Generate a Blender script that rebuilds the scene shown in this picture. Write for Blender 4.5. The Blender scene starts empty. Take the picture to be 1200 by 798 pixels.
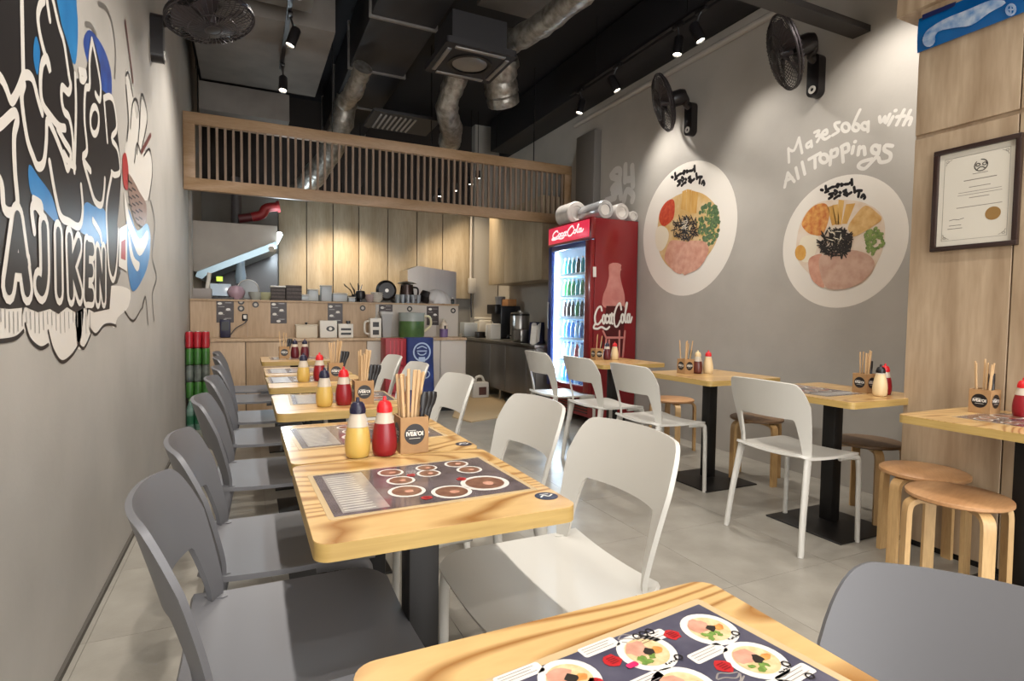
import bpy, bmesh, math, random
from mathutils import Vector, Matrix
random.seed(7)
sc = bpy.context.scene
col = sc.collection
PI = math.pi

# ---------------------------------------------------------------- camera
CAMH = 1.15; FPX = 660.0
YAW = math.radians(25.2); PIT = math.radians(2.6); ROL = math.radians(.77)
FW = Vector((math.sin(YAW)*math.cos(PIT), math.cos(YAW)*math.cos(PIT), -math.sin(PIT)))
R0 = Vector((math.cos(YAW), -math.sin(YAW), 0)); U0 = R0.cross(FW)
RT = R0*math.cos(ROL) + U0*math.sin(ROL); UP = U0*math.cos(ROL) - R0*math.sin(ROL)
cam_d = bpy.data.cameras.new('camera'); cam = bpy.data.objects.new('camera', cam_d); col.objects.link(cam)
cam_d.sensor_fit = 'HORIZONTAL'; cam_d.sensor_width = 36; cam_d.lens = 36*FPX/1200; cam_d.clip_start = .02
cam.matrix_world = Matrix(((RT.x, UP.x, -FW.x, 0), (RT.y, UP.y, -FW.y, 0), (RT.z, UP.z, -FW.z, CAMH), (0, 0, 0, 1)))
sc.camera = cam

# ---------------------------------------------------------------- world, exposure
w = bpy.data.worlds.new('world'); sc.world = w; w.use_nodes = True
bgn = w.node_tree.nodes['Background']
bgn.inputs[0].default_value = (1.0, .985, .97, 1); bgn.inputs[1].default_value = 4.9   # even fill light, added to come in by the open shopfront
sc.view_settings.view_transform = 'Standard'; sc.view_settings.look = 'None'
sc.view_settings.gamma = 1; sc.view_settings.use_curve_mapping = False
sc.view_settings.exposure = 0.3
SPOT_W = 88.0      # one track spotlight
KITCH_W = 55.0     # one kitchen downlight

# ---------------------------------------------------------------- measuring: where a sight line meets a wall, floor or table plane
def ray(px, py): return RT*((px-600)/FPX) - UP*((py-399)/FPX) + FW
C0 = Vector((0, 0, CAMH))
def onx(px, py, X): d = ray(px, py); return C0 + d*(X/d.x)
def ony(px, py, Y): d = ray(px, py); return C0 + d*(Y/d.y)
def onz(px, py, Z): d = ray(px, py); return C0 + d*((Z-CAMH)/d.z)

# ---------------------------------------------------------------- colours, materials
def lin(c):
    if isinstance(c, str):
        c = c.lstrip('#'); c = [int(c[i:i+2], 16)/255 for i in (0, 2, 4)]
    return [x/12.92 if x <= .04045 else ((x+.055)/1.055)**2.4 for x in c]
MATS = {}
def mat(name, c, rough=.5, metal=0, c2=None, nscale=8, stretch=(1, 1, 1), bump=0, bscale=60, spec=.5, trans=0, emit=0, alpha=1, sss=0, coat=0, detail=4, ramp=(.35, .7), obj_rand=0):
    if name in MATS: return MATS[name]
    m = bpy.data.materials.new(name); m.use_nodes = True; nt = m.node_tree; b = nt.nodes['Principled BSDF']
    b.inputs['Base Color'].default_value = (*lin(c), 1); b.inputs['Roughness'].default_value = rough
    b.inputs['Metallic'].default_value = metal; b.inputs['Specular IOR Level'].default_value = spec
    b.inputs['Transmission Weight'].default_value = trans; b.inputs['Alpha'].default_value = alpha
    if sss: b.inputs['Subsurface Weight'].default_value = sss; b.inputs['Subsurface Radius'].default_value = (.02, .015, .01); b.inputs['Subsurface Scale'].default_value = .3
    if coat: b.inputs['Coat Weight'].default_value = coat; b.inputs['Coat Roughness'].default_value = .08
    if emit: b.inputs['Emission Color'].default_value = (*lin(c), 1); b.inputs['Emission Strength'].default_value = emit
    tc = nt.nodes.new('ShaderNodeTexCoord'); mp = nt.nodes.new('ShaderNodeMapping'); mp.inputs['Scale'].default_value = stretch
    nt.links.new(tc.outputs['Object'], mp.inputs[0])
    if c2:
        n = nt.nodes.new('ShaderNodeTexNoise'); n.inputs['Scale'].default_value = nscale; n.inputs['Detail'].default_value = detail
        nt.links.new(mp.outputs[0], n.inputs['Vector'])
        r = nt.nodes.new('ShaderNodeValToRGB'); r.color_ramp.elements[0].position = ramp[0]; r.color_ramp.elements[1].position = ramp[1]
        r.color_ramp.elements[0].color = (*lin(c), 1); r.color_ramp.elements[1].color = (*lin(c2), 1)
        nt.links.new(n.outputs['Fac'], r.inputs[0]); nt.links.new(r.outputs[0], b.inputs['Base Color'])
    if bump:
        n2 = nt.nodes.new('ShaderNodeTexNoise'); n2.inputs['Scale'].default_value = bscale; n2.inputs['Detail'].default_value = 3
        nt.links.new(mp.outputs[0], n2.inputs['Vector'])
        bp = nt.nodes.new('ShaderNodeBump'); bp.inputs['Strength'].default_value = bump; bp.inputs['Distance'].default_value = .01
        nt.links.new(n2.outputs['Fac'], bp.inputs['Height']); nt.links.new(bp.outputs[0], b.inputs['Normal'])
    MATS[name] = m; return m

def wood_mat(name, base, dark, scale=3.0, axis='z', dist=5, rough=.45, width=.5, coat=0, fine=.5):
    """long grain along one axis: wave bands bent by noise, plus fine pores"""
    if name in MATS: return MATS[name]
    m = bpy.data.materials.new(name); m.use_nodes = True; nt = m.node_tree; b = nt.nodes['Principled BSDF']
    b.inputs['Roughness'].default_value = rough
    if coat: b.inputs['Coat Weight'].default_value = coat; b.inputs['Coat Roughness'].default_value = .12
    L = nt.links.new; N = nt.nodes.new
    tc = N('ShaderNodeTexCoord'); mp = N('ShaderNodeMapping'); oi = N('ShaderNodeObjectInfo')
    add = N('ShaderNodeVectorMath'); add.operation = 'ADD'; mul = N('ShaderNodeVectorMath'); mul.operation = 'SCALE'; mul.inputs['Scale'].default_value = 7.0
    cx = N('ShaderNodeCombineXYZ'); L(oi.outputs['Random'], cx.inputs[0]); L(oi.outputs['Random'], cx.inputs[1]); L(oi.outputs['Random'], cx.inputs[2])
    L(cx.outputs[0], mul.inputs[0]); L(tc.outputs['Object'], add.inputs[0]); L(mul.outputs[0], add.inputs[1]); L(add.outputs[0], mp.inputs[0])
    s = {'x': (.30 if coat else .16, 1, 1), 'y': (1, .16, 1), 'z': (1, 1, .12)}[axis]; mp.inputs['Scale'].default_value = s
    n = N('ShaderNodeTexNoise'); n.inputs['Scale'].default_value = scale; n.inputs['Detail'].default_value = 1.5; n.inputs['Roughness'].default_value = .4
    L(mp.outputs[0], n.inputs['Vector'])
    mm = N('ShaderNodeMath'); mm.operation = 'MULTIPLY'; mm.inputs[1].default_value = dist; L(n.outputs['Fac'], mm.inputs[0])
    fr = N('ShaderNodeMath'); fr.operation = 'PINGPONG'; fr.inputs[1].default_value = .5; L(mm.outputs[0], fr.inputs[0])
    r = N('ShaderNodeValToRGB'); r.color_ramp.elements[0].position = 0; r.color_ramp.elements[1].position = width
    r.color_ramp.elements[0].color = (*lin(dark), 1); r.color_ramp.elements[1].color = (*lin(base), 1); L(fr.outputs[0], r.inputs[0])
    n2 = N('ShaderNodeTexNoise'); n2.inputs['Scale'].default_value = scale*22; n2.inputs['Detail'].default_value = 3; L(mp.outputs[0], n2.inputs['Vector'])
    mx = N('ShaderNodeMixRGB'); mx.blend_type = 'MULTIPLY'; mx.inputs[0].default_value = fine
    r2 = N('ShaderNodeValToRGB'); r2.color_ramp.elements[0].position = .3; r2.color_ramp.elements[1].position = .62
    r2.color_ramp.elements[0].color = (.72, .68, .62, 1); r2.color_ramp.elements[1].color = (1, 1, 1, 1); L(n2.outputs['Fac'], r2.inputs[0])
    L(r.outputs[0], mx.inputs[1]); L(r2.outputs[0], mx.inputs[2]); L(mx.outputs[0], b.inputs['Base Color'])
    MATS[name] = m; return m

M_wall = mat('wall_plaster', '#b0aba3', .7, c2='#a6a199', nscale=2.5, bump=.06, bscale=40)
M_floor = mat('floor_concrete', '#878278', .32, c2='#99948a', nscale=5, bump=.04, bscale=90, detail=8)
M_joint = mat('floor_joint', '#7b766c', .8)
M_black = mat('ceiling_black', '#15151a', .7)
M_blackmetal = mat('black_metal', '#1a1817', .45, metal=.3)
M_blackpl = mat('black_plastic', '#161416', .35)
M_top = wood_mat('table_ash', '#cda971', '#936530', scale=2.6, axis='x', dist=30, rough=.3, width=.26, coat=.25, fine=.3)
M_edge = mat('table_edge', '#b89a5c', .45, c2='#a88a4e', nscale=30, stretch=(.2, .2, 3))
M_screen = wood_mat('screen_wood', '#a88b6e', '#957755', scale=4, axis='x', dist=4, rough=.5)
M_slat = wood_mat('slat_wood', '#8d7764', '#7d6856', scale=5, axis='z', dist=4, rough=.55)
M_panel = wood_mat('panel_wood', '#b59f84', '#9d866b', scale=2.4, axis='z', dist=10, rough=.5)
M_kpanel = wood_mat('kitchen_panel_wood', '#b3a48c', '#a39379', scale=2.5, axis='z', dist=4, rough=.45)
M_ctr = wood_mat('counter_wood', '#bba184', '#ad9273', scale=2.2, axis='z', dist=3, rough=.5)
M_white = mat('white_plastic', '#bdbab2', .38, sss=0)
M_grey = mat('grey_plastic', '#626265', .42)
M_steel = mat('stainless_steel', '#b5b2ad', .3, metal=1, c2='#9c9994', nscale=3, stretch=(1, 1, .1))
M_steeld = mat('dull_steel', '#8a8682', .38, metal=.55, c2='#787470', nscale=3, stretch=(1, 1, .15))
M_duct = mat('duct_grey', '#75706a', .75, c2='#645f5a', nscale=3)
M_foil = mat('duct_foil', '#a8a49c', .42, metal=.8, c2='#78736c', nscale=18, bump=.9, bscale=22)
M_birch = wood_mat('stool_birch', '#c9a877', '#b79260', scale=6, axis='z', dist=3, rough=.4)
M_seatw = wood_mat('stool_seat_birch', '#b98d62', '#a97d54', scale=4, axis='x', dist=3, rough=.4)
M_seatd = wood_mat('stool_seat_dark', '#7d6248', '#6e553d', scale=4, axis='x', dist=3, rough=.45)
M_wprint = mat('white_print', '#dedad2', .5)
M_bprint = mat('black_print', '#181415', .4)
M_red = mat('fridge_red', '#7e131a', .3, coat=.3)
M_kraft = mat('kraft_board', '#a88358', .7, c2='#9d7850', nscale=30)
M_stick = mat('chopstick_wood', '#c9a87c', .6, c2='#b8946a', nscale=20, stretch=(1, 1, .1))

# ---------------------------------------------------------------- mesh building
class MB:
    def __init__(s): s.bm = bmesh.new()
    def _new(s, before): return [v for v in s.bm.verts if v.index == -1 or v not in before]
    def box(s, c, d, rot=None, bev=0, seg=2):
        M = Matrix.Translation(Vector(c)) @ (rot.to_4x4() if rot else Matrix.Identity(4)) @ Matrix.Diagonal((d[0], d[1], d[2], 1))
        r = bmesh.ops.create_cube(s.bm, size=1, matrix=M)
        if bev:
            es = list({e for v in r['verts'] for e in v.link_edges})
            bmesh.ops.bevel(s.bm, geom=es, offset=bev, segments=seg, profile=.5, affect='EDGES')
        return s
    def box2(s, a, b, bev=0, seg=2):
        a, b = Vector(a), Vector(b); return s.box((a+b)/2, [abs(x) for x in (b-a)], None, bev, seg)
    def prism(s, pts, h, M=None):
        """2D outline pts extruded along +local z by h (0 = one flat face)"""
        M = M or Matrix.Identity(4)
        lo = [s.bm.verts.new(M @ Vector((p[0], p[1], 0))) for p in pts]
        f = s.bm.faces.new(lo)
        if h:
            hi = [s.bm.verts.new(M @ Vector((p[0], p[1], h))) for p in pts]
            s.bm.faces.new(hi); f.normal_flip(); n = len(pts)
            for i in range(n): s.bm.faces.new((lo[i], lo[(i+1) % n], hi[(i+1) % n], hi[i]))
        return s
    def poly3(s, pts): s.bm.faces.new([s.bm.verts.new(p) for p in pts]); return s
    def lathe(s, prof, n=24, M=None, arc=None):
        M = M or Matrix.Identity(4); rings = []
        for r, z in prof:
            if r < 1e-6: rings.append([s.bm.verts.new(M @ Vector((0, 0, z)))])
            else: rings.append([s.bm.verts.new(M @ Vector((r*math.cos(2*PI*i/n), r*math.sin(2*PI*i/n), z))) for i in range(n)])
        for a, b in zip(rings, rings[1:]):
            for i in range(n):
                j = (i+1) % n
                if len(a) == 1 and len(b) == 1: continue
                if len(a) == 1: s.bm.faces.new((a[0], b[j], b[i]))
                elif len(b) == 1: s.bm.faces.new((a[i], a[j], b[0]))
                else: s.bm.faces.new((a[i], a[j], b[j], b[i]))
        return s
    def tube(s, path, rad, n=8, cap=True, up=None):
        """rad: number, or list of numbers, or list of (ra, rb) for ellipse / flat bars"""
        P = [Vector(p) for p in path]; k = len(P); rings = []
        if not isinstance(rad, (list,)): rad = [rad]*k
        nrm = Vector(up) if up else None
        for i in range(k):
            t = (P[min(i+1, k-1)] - P[max(i-1, 0)]).normalized()
            if nrm is None:
                a = Vector((0, 0, 1)) if abs(t.z) < .9 else Vector((1, 0, 0)); nrm = (a - t*a.dot(t)).normalized()
            u = (Vector(up) - t*Vector(up).dot(t)).normalized() if up else (nrm - t*nrm.dot(t)).normalized()
            nrm = u; v = t.cross(u); r = rad[i]; ra, rb = (r if isinstance(r, tuple) else (r, r))
            if n == 4: offs = [(-1, -1), (1, -1), (1, 1), (-1, 1)]
            else: offs = [(math.cos(2*PI*j/n), math.sin(2*PI*j/n)) for j in range(n)]
            rings.append([s.bm.verts.new(P[i] + u*(o[0]*ra) + v*(o[1]*rb)) for o in offs])
        for a, b in zip(rings, rings[1:]):
            for j in range(n): s.bm.faces.new((a[j], a[(j+1) % n], b[(j+1) % n], b[j]))
        if cap: s.bm.faces.new(rings[0][::-1]); s.bm.faces.new(rings[-1])
        return s
    def shell(s, fn, nu, nv, th):
        """fn(u,v), u,v in 0..1 -> point; thickness th along the normal, closed rim"""
        def nor(u, v):
            e = 1e-3; u0, u1 = max(u-e, 0), min(u+e, 1); v0, v1 = max(v-e, 0), min(v+e, 1)
            d = (fn(u1, v)-fn(u0, v)).cross(fn(u, v1)-fn(u, v0)); return d.normalized() if d.length > 1e-12 else Vector((0, 0, 1))
        A = [[None]*(nv+1) for _ in range(nu+1)]; B = [[None]*(nv+1) for _ in range(nu+1)]
        for i in range(nu+1):
            for j in range(nv+1):
                p = fn(i/nu, j/nv); q = nor(min(max(i/nu, .004), .996), min(max(j/nv, .004), .996))
                A[i][j] = s.bm.verts.new(p + q*th/2); B[i][j] = s.bm.verts.new(p - q*th/2)
        for i in range(nu):
            for j in range(nv):
                s.bm.faces.new((A[i][j], A[i+1][j], A[i+1][j+1], A[i][j+1])); s.bm.faces.new((B[i][j], B[i][j+1], B[i+1][j+1], B[i+1][j]))
        for i in range(nu):
            s.bm.faces.new((A[i][0], B[i][0], B[i+1][0], A[i+1][0])); s.bm.faces.new((A[i][nv], A[i+1][nv], B[i+1][nv], B[i][nv]))
        for j in range(nv):
            s.bm.faces.new((A[0][j], A[0][j+1], B[0][j+1], B[0][j])); s.bm.faces.new((A[nu][j], B[nu][j], B[nu][j+1], A[nu][j+1]))
        return s
    def ribbon(s, pts, wd, nrm, th=0):
        """flat painted stroke along 3D pts lying in the plane with normal nrm; wd number or list; round ends"""
        P = [Vector(p) for p in pts]; k = len(P); N = Vector(nrm).normalized(); s.cnt = (getattr(s, 'cnt', 0) + 1) % 6
        P = [p + N*(5e-5*s.cnt + 4e-6*i) for i, p in enumerate(P)]
        W = wd if isinstance(wd, list) else [wd]*k; L = []; Rr = []
        for i in range(k):
            t = (P[min(i+1, k-1)] - P[max(i-1, 0)]); t = t.normalized() if t.length else Vector((0, 1, 0)); b = N.cross(t)
            L.append(s.bm.verts.new(P[i] + b*W[i]/2)); Rr.append(s.bm.verts.new(P[i] - b*W[i]/2))
        for i in range(k-1): s.bm.faces.new((L[i], Rr[i], Rr[i+1], L[i+1]))
        for i in (0, k-1):
            t = (P[1]-P[0]) if i == 0 else (P[-2]-P[-1]); t = t.normalized() if t.length else Vector((0, 1, 0)); b = N.cross(t)
            vs = [s.bm.verts.new(P[i] - N*(2e-5 if i else 3.5e-5) + (b*math.cos(a) - t*math.sin(a))*W[i]/2) for a in [PI*q/6 for q in range(7)]]
            s.bm.faces.new(vs)
        return s
    def build(s, name, m, parent=None, loc=None, rot=None, ang=35, flat=False):
        bmesh.ops.recalc_face_normals(s.bm, faces=s.bm.faces[:]) if not flat else None
        me = bpy.data.meshes.new(name); s.bm.to_mesh(me); s.bm.free()
        if m: me.materials.append(m)
        if not flat:
            for p in me.polygons: p.use_smooth = True
            me.set_sharp_from_angle(angle=math.radians(ang))
        o = bpy.data.objects.new(name, me); col.objects.link(o)
        if parent: o.parent = parent
        if loc is not None: o.location = loc
        if rot is not None: o.rotation_euler = rot
        return o

def smooth(pts, n=6, closed=False):
    """Catmull-Rom through pts"""
    P = [Vector(p) for p in pts]; k = len(P); out = []
    for i in range(k if closed else k-1):
        if closed: p0, p1, p2, p3 = P[(i-1) % k], P[i], P[(i+1) % k], P[(i+2) % k]
        else: p0, p1, p2, p3 = P[max(i-1, 0)], P[i], P[i+1], P[min(i+2, k-1)]
        for j in range(n):
            t = j/n; out.append(.5*((2*p1) + (p2-p0)*t + (2*p0-5*p1+4*p2-p3)*t*t + (3*p1-p0-3*p2+p3)*t**3))
    if not closed: out.append(P[-1])
    return out
def rrect(w, h, r, n=5):
    out = []
    for cx, cy, a0 in ((w/2-r, h/2-r, 0), (-w/2+r, h/2-r, PI/2), (-w/2+r, -h/2+r, PI), (w/2-r, -h/2+r, 1.5*PI)):
        out += [(cx + r*math.cos(a0+PI/2*i/n), cy + r*math.sin(a0+PI/2*i/n)) for i in range(n+1)]
    return out
def circ(r, n=24, cx=0, cy=0, ry=None): return [(cx + r*math.cos(2*PI*i/n), cy + (ry or r)*math.sin(2*PI*i/n)) for i in range(n)]

def tag(o, label, cat, group=None, kind=None):
    o['label'] = label; o['category'] = cat
    if group: o['group'] = group
    if kind: o['kind'] = kind
    return o
def thing(name, label, cat, loc=(0, 0, 0), rz=0, group=None):
    o = bpy.data.objects.new(name, None); col.objects.link(o); o.location = loc; o.rotation_euler = (0, 0, rz); o.empty_display_size = .05
    return tag(o, label, cat, group)
def struct(name, mb, m, label=None):
    o = mb.build(name, m) if isinstance(mb, MB) else mb
    o['kind'] = 'structure'
    if label: o['label'] = label
    return o
def copy_tree(o, parent=None):
    c = o.copy(); col.objects.link(c)
    c.parent = parent
    for ch in o.children: copy_tree(ch, c)
    return c
def text(name, body, size, m, parent, M, extrude=0, bold=0, align='CENTER', squeeze=1):
    cu = bpy.data.curves.new(name, 'FONT'); cu.body = body; cu.size = size; cu.align_x = align; cu.align_y = 'CENTER'; cu.offset = bold; cu.extrude = extrude
    cu.resolution_u = 3
    t = bpy.data.objects.new(name, cu); col.objects.link(t)
    me = bpy.data.meshes.new_from_object(t.evaluated_get(bpy.context.evaluated_depsgraph_get())); bpy.data.objects.remove(t); bpy.data.curves.remove(cu)
    me.transform(M @ Matrix.Diagonal((squeeze, 1, 1, 1))); me.materials.clear(); me.materials.append(m)
    o = bpy.data.objects.new(name, me); col.objects.link(o)
    if parent: o.parent = parent
    return o
def plane_M(origin, xdir, ydir):
    x = Vector(xdir).normalized(); y = Vector(ydir).normalized(); z = x.cross(y)
    return Matrix(((x.x, y.x, z.x, origin[0]), (x.y, y.y, z.y, origin[1]), (x.z, y.z, z.z, origin[2]), (0, 0, 0, 1)))
# ================================================================ the room
XL, XR = -.54, 3.724          # left and right wall faces
XP, YPF = 3.07, 1.765         # wood clad pier: face and far end
Y0, YB = -2.6, 8.6            # open shopfront behind the camera, kitchen back wall
ZC = 4.15
mb = MB(); mb.box2((XL-.15, Y0, -.12), (XR+.15, YB, -.004)); fl = struct('floor', mb, M_joint, 'grey concrete tiled floor')
TS = .6
tile_me = None
for i in range(-1, 8):
    for j in range(-1, 19):
        x0 = XL + .03 + (i)*TS; y0 = Y0 + j*TS + .13
        x1, y1 = x0+TS, y0+TS
        x0, x1 = max(x0, XL), min(x1, XR); y0, y1 = max(y0, Y0), min(y1, YB)
        if x1-x0 < .02 or y1-y0 < .02: continue
        full = abs(x1-x0-TS) < 1e-4 and abs(y1-y0-TS) < 1e-4
        if full and tile_me:
            o = bpy.data.objects.new('floor_tile', tile_me); col.objects.link(o); o.location = (x0, y0, 0); o.parent = fl
        else:
            b = MB(); g = .0008; b.box2((g, g, -.006), (x1-x0-g, y1-y0-g, 0))
            o = b.build('floor_tile', M_floor, fl, loc=(x0, y0, 0))
            if full: tile_me = o.data
struct('wall_left', MB().box2((XL-.15, Y0, 0), (XL, YB, ZC)), M_wall, 'grey plaster left wall with painted mural')
struct('wall_right', MB().box2((XR, Y0, 0), (XR+.15, YB, 3.62)), M_wall, 'grey plaster right wall with bowl stickers')
struct('wall_right_upper', MB().box2((XR, Y0, 3.62), (XR+.15, YB, ZC)), M_black)
M_bwall = mat('kitchen_wall', '#7d7972', .7, c2='#706c66', nscale=3)
struct('wall_back_upper', MB().box2((XL-.15, YB, 2.74), (XR+.15, YB+.15, ZC)), mat('kitchen_dark', '#2c2521', .8))
struct('wall_back', MB().box2((XL-.15, YB, 0), (XR+.15, YB+.15, 2.74)), M_bwall, 'kitchen back wall')
struct('ceiling', MB().box2((XL-.15, Y0, ZC), (XR+.15, YB+.15, ZC+.12)), M_black, 'black painted open ceiling')
struct('baseboard_left', MB().box2((XL, Y0, 0), (XL+.012, 6.3, .02)), mat('skirting_dark', '#4b463f', .7))

# pier clad in oak laminate boards, far right
pier = struct('wall_pier', MB().box2((XP+.018, Y0, 0), (XR, YPF, ZC)), M_panel, 'oak laminate clad pier at the right')
for (ya, yb) in ((YPF-.006, 1.333), (1.327, .72), (.714, .1), (.094, -.9), (-.906, Y0)):
    for (za, zb) in ((.03, 2.062), (2.082, ZC)):
        MB().box2((XP, yb, za), (XP+.018, ya, zb), bev=.0015, seg=1).build('panel', M_panel, pier)
MB().box2((XP+.012, Y0, 0), (XP+.018, YPF, .03)).build('skirting', M_blackmetal, pier)
struct('trim_1', MB().box2((XP-.035, Y0, 2.70), (XR, YPF+.09, 2.95)), M_panel, 'oak boxed soffit over the pier')

# ---------------------------------------------------------------- ceiling services
def spot(loc, aim, energy, size=62, blend=.9, color=(1.0, .94, .87), rad=.035, parent=None):
    l = bpy.data.lights.new('spot_light', 'SPOT'); l.energy = energy; l.spot_size = math.radians(size); l.spot_blend = blend; l.color = color; l.shadow_soft_size = rad
    o = bpy.data.objects.new('spot_light', l); col.objects.link(o)
    d = Vector(aim) - Vector(loc); o.rotation_euler = d.to_track_quat('-Z', 'Y').to_euler(); o.location = loc
    return o
M_lamp = mat('lamp_glow', '#fff2dc', .4, emit=14)
def track_lamp(loc, aim, label, group, energy, size=62):
    """black can spotlight hanging from a track: loc = lamp mouth centre"""
    t = thing('track_spotlight', label, 'spotlight', loc, 0, group)
    d = (Vector(aim)-Vector(loc)).normalized(); M = d.to_track_quat('-Z', 'Y').to_matrix().to_4x4()
    b = MB(); b.lathe([(.034, -.008), (.04, -.008), (.04, .13), (.03, .145), (0, .145)], 20, M); b.build('housing', M_blackpl, t)
    b = MB(); b.lathe([(0, .004), (.034, .004), (.034, .012), (0, .012)], 20, M); b.build('lens', M_lamp, t)
    top = M @ Vector((0, 0, .1)); b = MB(); b.tube([top, (top.x*.4, top.y*.4, .19), (0, 0, .21)], .008, 8); b.build('arm', M_blackpl, t)
    MB().box((0, 0, .225), (.035, .11, .03), bev=.004).build('adapter', M_blackpl, t)
    s = spot(d*.02, d*1.02, energy, size); s.parent = t
    return t
ZT = 3.3
def track(name, x, y0, y1, z, label):
    t = thing(name, label, 'light track', (x, y0, z))
    MB().box2((-.018, 0, 0), (.018, y1-y0, .022)).build('rail', M_blackpl, t)
    y = .4
    while y < y1-y0: MB().tube([(0, y, .02), (0, y, (3.6 if x < 1 and y+y0 > 3.3 else ZC)-z)], .004, 6).build('hanger_rod', M_blackmetal, t); y += 1.3
    return t
track('lighting_track', .32, -1.9, 6.12, ZT+.24, 'black lighting track above the left row of tables')
track('lighting_track', 3.2, 1.9, 5.4, ZT+.24, 'black lighting track along the right wall')
track('lighting_track', 2.3, -1.9, 1.7, ZT+.24, 'added black lighting track in front of the oak pier, unseen above the picture')  # track and its three lamps added out of view to light the nearer tables
LL = [(-1.2, .1), (.15, .1), (1.25, .2), (2.3, .1), (3.3, .15), (4.2, .1), (4.97, 0), (6.0, -.1)]
for i, (y, dx) in enumerate(LL):
    nm = ['black spotlight over the shopfront end of the left track', 'black spotlight on the left track above the nearest table', 'black spotlight on the left track, second ahead of the camera', 'black spotlight on the left track, third ahead of the camera', 'black spotlight on the left track just above the picture edge', 'glaring spotlight at the top edge on the left track', 'lit spotlight hanging left of centre under the grey duct', 'small spotlight at the far end of the left track near the slatted screen'][i]
    track_lamp((.33, y, ZT), ((.33+dx, y+.05, 0) if i < 6 else ((-.5, 5.0, 1.0) if i == 6 else (.2, 5.2, 0))), nm, 'track spotlights', SPOT_W*(.2 if i == 7 else 1), 125 if i < 7 else 60)
RL = [(2.3, -1.0, (2.3, -.9, 0)), (2.3, .5, (2.45, .6, 0)), (2.3, 1.45, (2.6, 1.3, 0)), (3.2, 2.02, (3.72, 2.42, 2.0)), (3.2, 2.5, (2.9, 2.4, 0)), (3.2, 3.44, (3.72, 2.9, 1.45)), (3.2, 3.7, (2.75, 3.6, 0)), (3.2, 4.53, (3.72, 4.15, 1.95)), (3.2, 5.2, (2.4, 5.4, 0))]
rn = ['added unseen spotlight over the shopfront end of the pier track', 'added unseen spotlight on the pier track, middle of three', 'added unseen spotlight on the pier track over the right edge table', 'black spotlight on the right track beside the soffit, turned to the wall', 'black spotlight on the right track above the second right table', 'lit spotlight on the right track nearest the big wall fan', 'brightest round spotlight on the right track, facing the room', 'lit spotlight on the right track left of the far wall fan', 'unlit looking spotlight at the far end of the right track']
for k, ((x, y, a), n) in enumerate(zip(RL, rn)): track_lamp((x, y, ZT), a, n, 'track spotlights', SPOT_W*{1: .6, 2: .5, 3: .75, 5: .42, 7: .62}.get(k, 1.0), 88)

def ceiling_thing(name, label, cat, mb, m): return tag(mb.build(name, m), label, cat)
# big grey ducts, left
def duct(name, label, a, b, m=M_duct, flange=True):
    t = thing(name, label, 'air duct', ((a[0]+b[0])/2, a[1], a[2])); c = Vector(t.location)
    MB().box2(Vector(a)-c, Vector(b)-c, bev=.008).build('duct_body', m, t)
    if flange:
        y = a[1] + .03
        while y < b[1]: MB().box2((a[0]-c.x-.02, y-c.y, -.02), (b[0]-c.x+.02, y-c.y+.025, b[2]-c.z+.02)).build('flange', M_steeld, t); y += 1.1
    for y in (a[1]+.3, b[1]-.3): MB().tube([(a[0]-c.x-.03, y-c.y, -.02), (a[0]-c.x-.03, y-c.y, ZC-c.z)], .005, 6).build('hanger_rod', M_blackmetal, t)
    return t
duct('air_duct', 'wide flat grey duct above the left side behind the fan', (-.42, 5.25, 3.6), (.72, 6.9, 3.95), flange=False)
duct('air_duct', 'grey duct section nearest the camera at top left', (-.42, 3.4, 3.62), (.5, 5.05, 3.95), flange=False)
duct('air_duct', 'low grey duct just over the left end of the slatted screen', (-.45, 6.95, 3.3), (.45, 7.6, 3.6), flange=False)
duct('air_duct', 'big grey duct beside the silver foil pipe', (1.75, 2.2, 3.72), (2.35, 4.5, 4.05), flange=False)
M_dblk = mat('duct_black', '#19171a', .6)
duct('air_duct', 'black trunk duct running down the middle of the ceiling', (.95, 1.5, 3.62), (1.5, 8.2, 4.05), m=M_dblk)
duct('air_duct', 'black duct along the top of the right wall', (3.36, .2, 3.62), (3.72, 8.0, 4.1), m=M_dblk, flange=False)

def crumple_tube(path, r, n=14, amp=.12):
    P = smooth(path, 7); b = MB(); rr = [r*(1 + amp*(random.random()-.5)*2) for _ in P]; b.tube(P, rr, n)
    return b
def flex(label, path, r, m=None):
    o = crumple_tube(path, r).build('foil_duct', m or M_foil, ang=50); return tag(o, label, 'air duct', 'silver foil ducts')
flex('long silver foil pipe crossing the ceiling top centre', [(2.05, 4.6, 3.5), (2.16, 4.1, 3.48), (2.22, 3.5, 3.5), (2.3, 2.8, 3.55)], .10)
flex('crumpled silver foil elbow below the air conditioner', [(1.95, 5.2, 3.75), (1.93, 5.5, 3.55), (1.9, 5.7, 3.3), (2.05, 6.0, 3.18), (2.2, 6.5, 3.2)], .12)
flex('wide wrapped foil duct right of the crumpled elbow', [(2.35, 5.3, 3.75), (2.42, 5.5, 3.55), (2.5, 5.6, 3.4)], .17)
flex('short foil duct stub above the screen, left of the grille', [(1.02, 5.6, 3.5), (.98, 5.85, 3.36), (.92, 6.1, 3.3)], .085)
flex('foil duct seen through the slats left of centre', [(1.05, 6.75, 3.62), (1.0, 6.9, 3.3), (.85, 7.2, 2.95), (.6, 7.6, 2.65)], .13)

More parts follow.
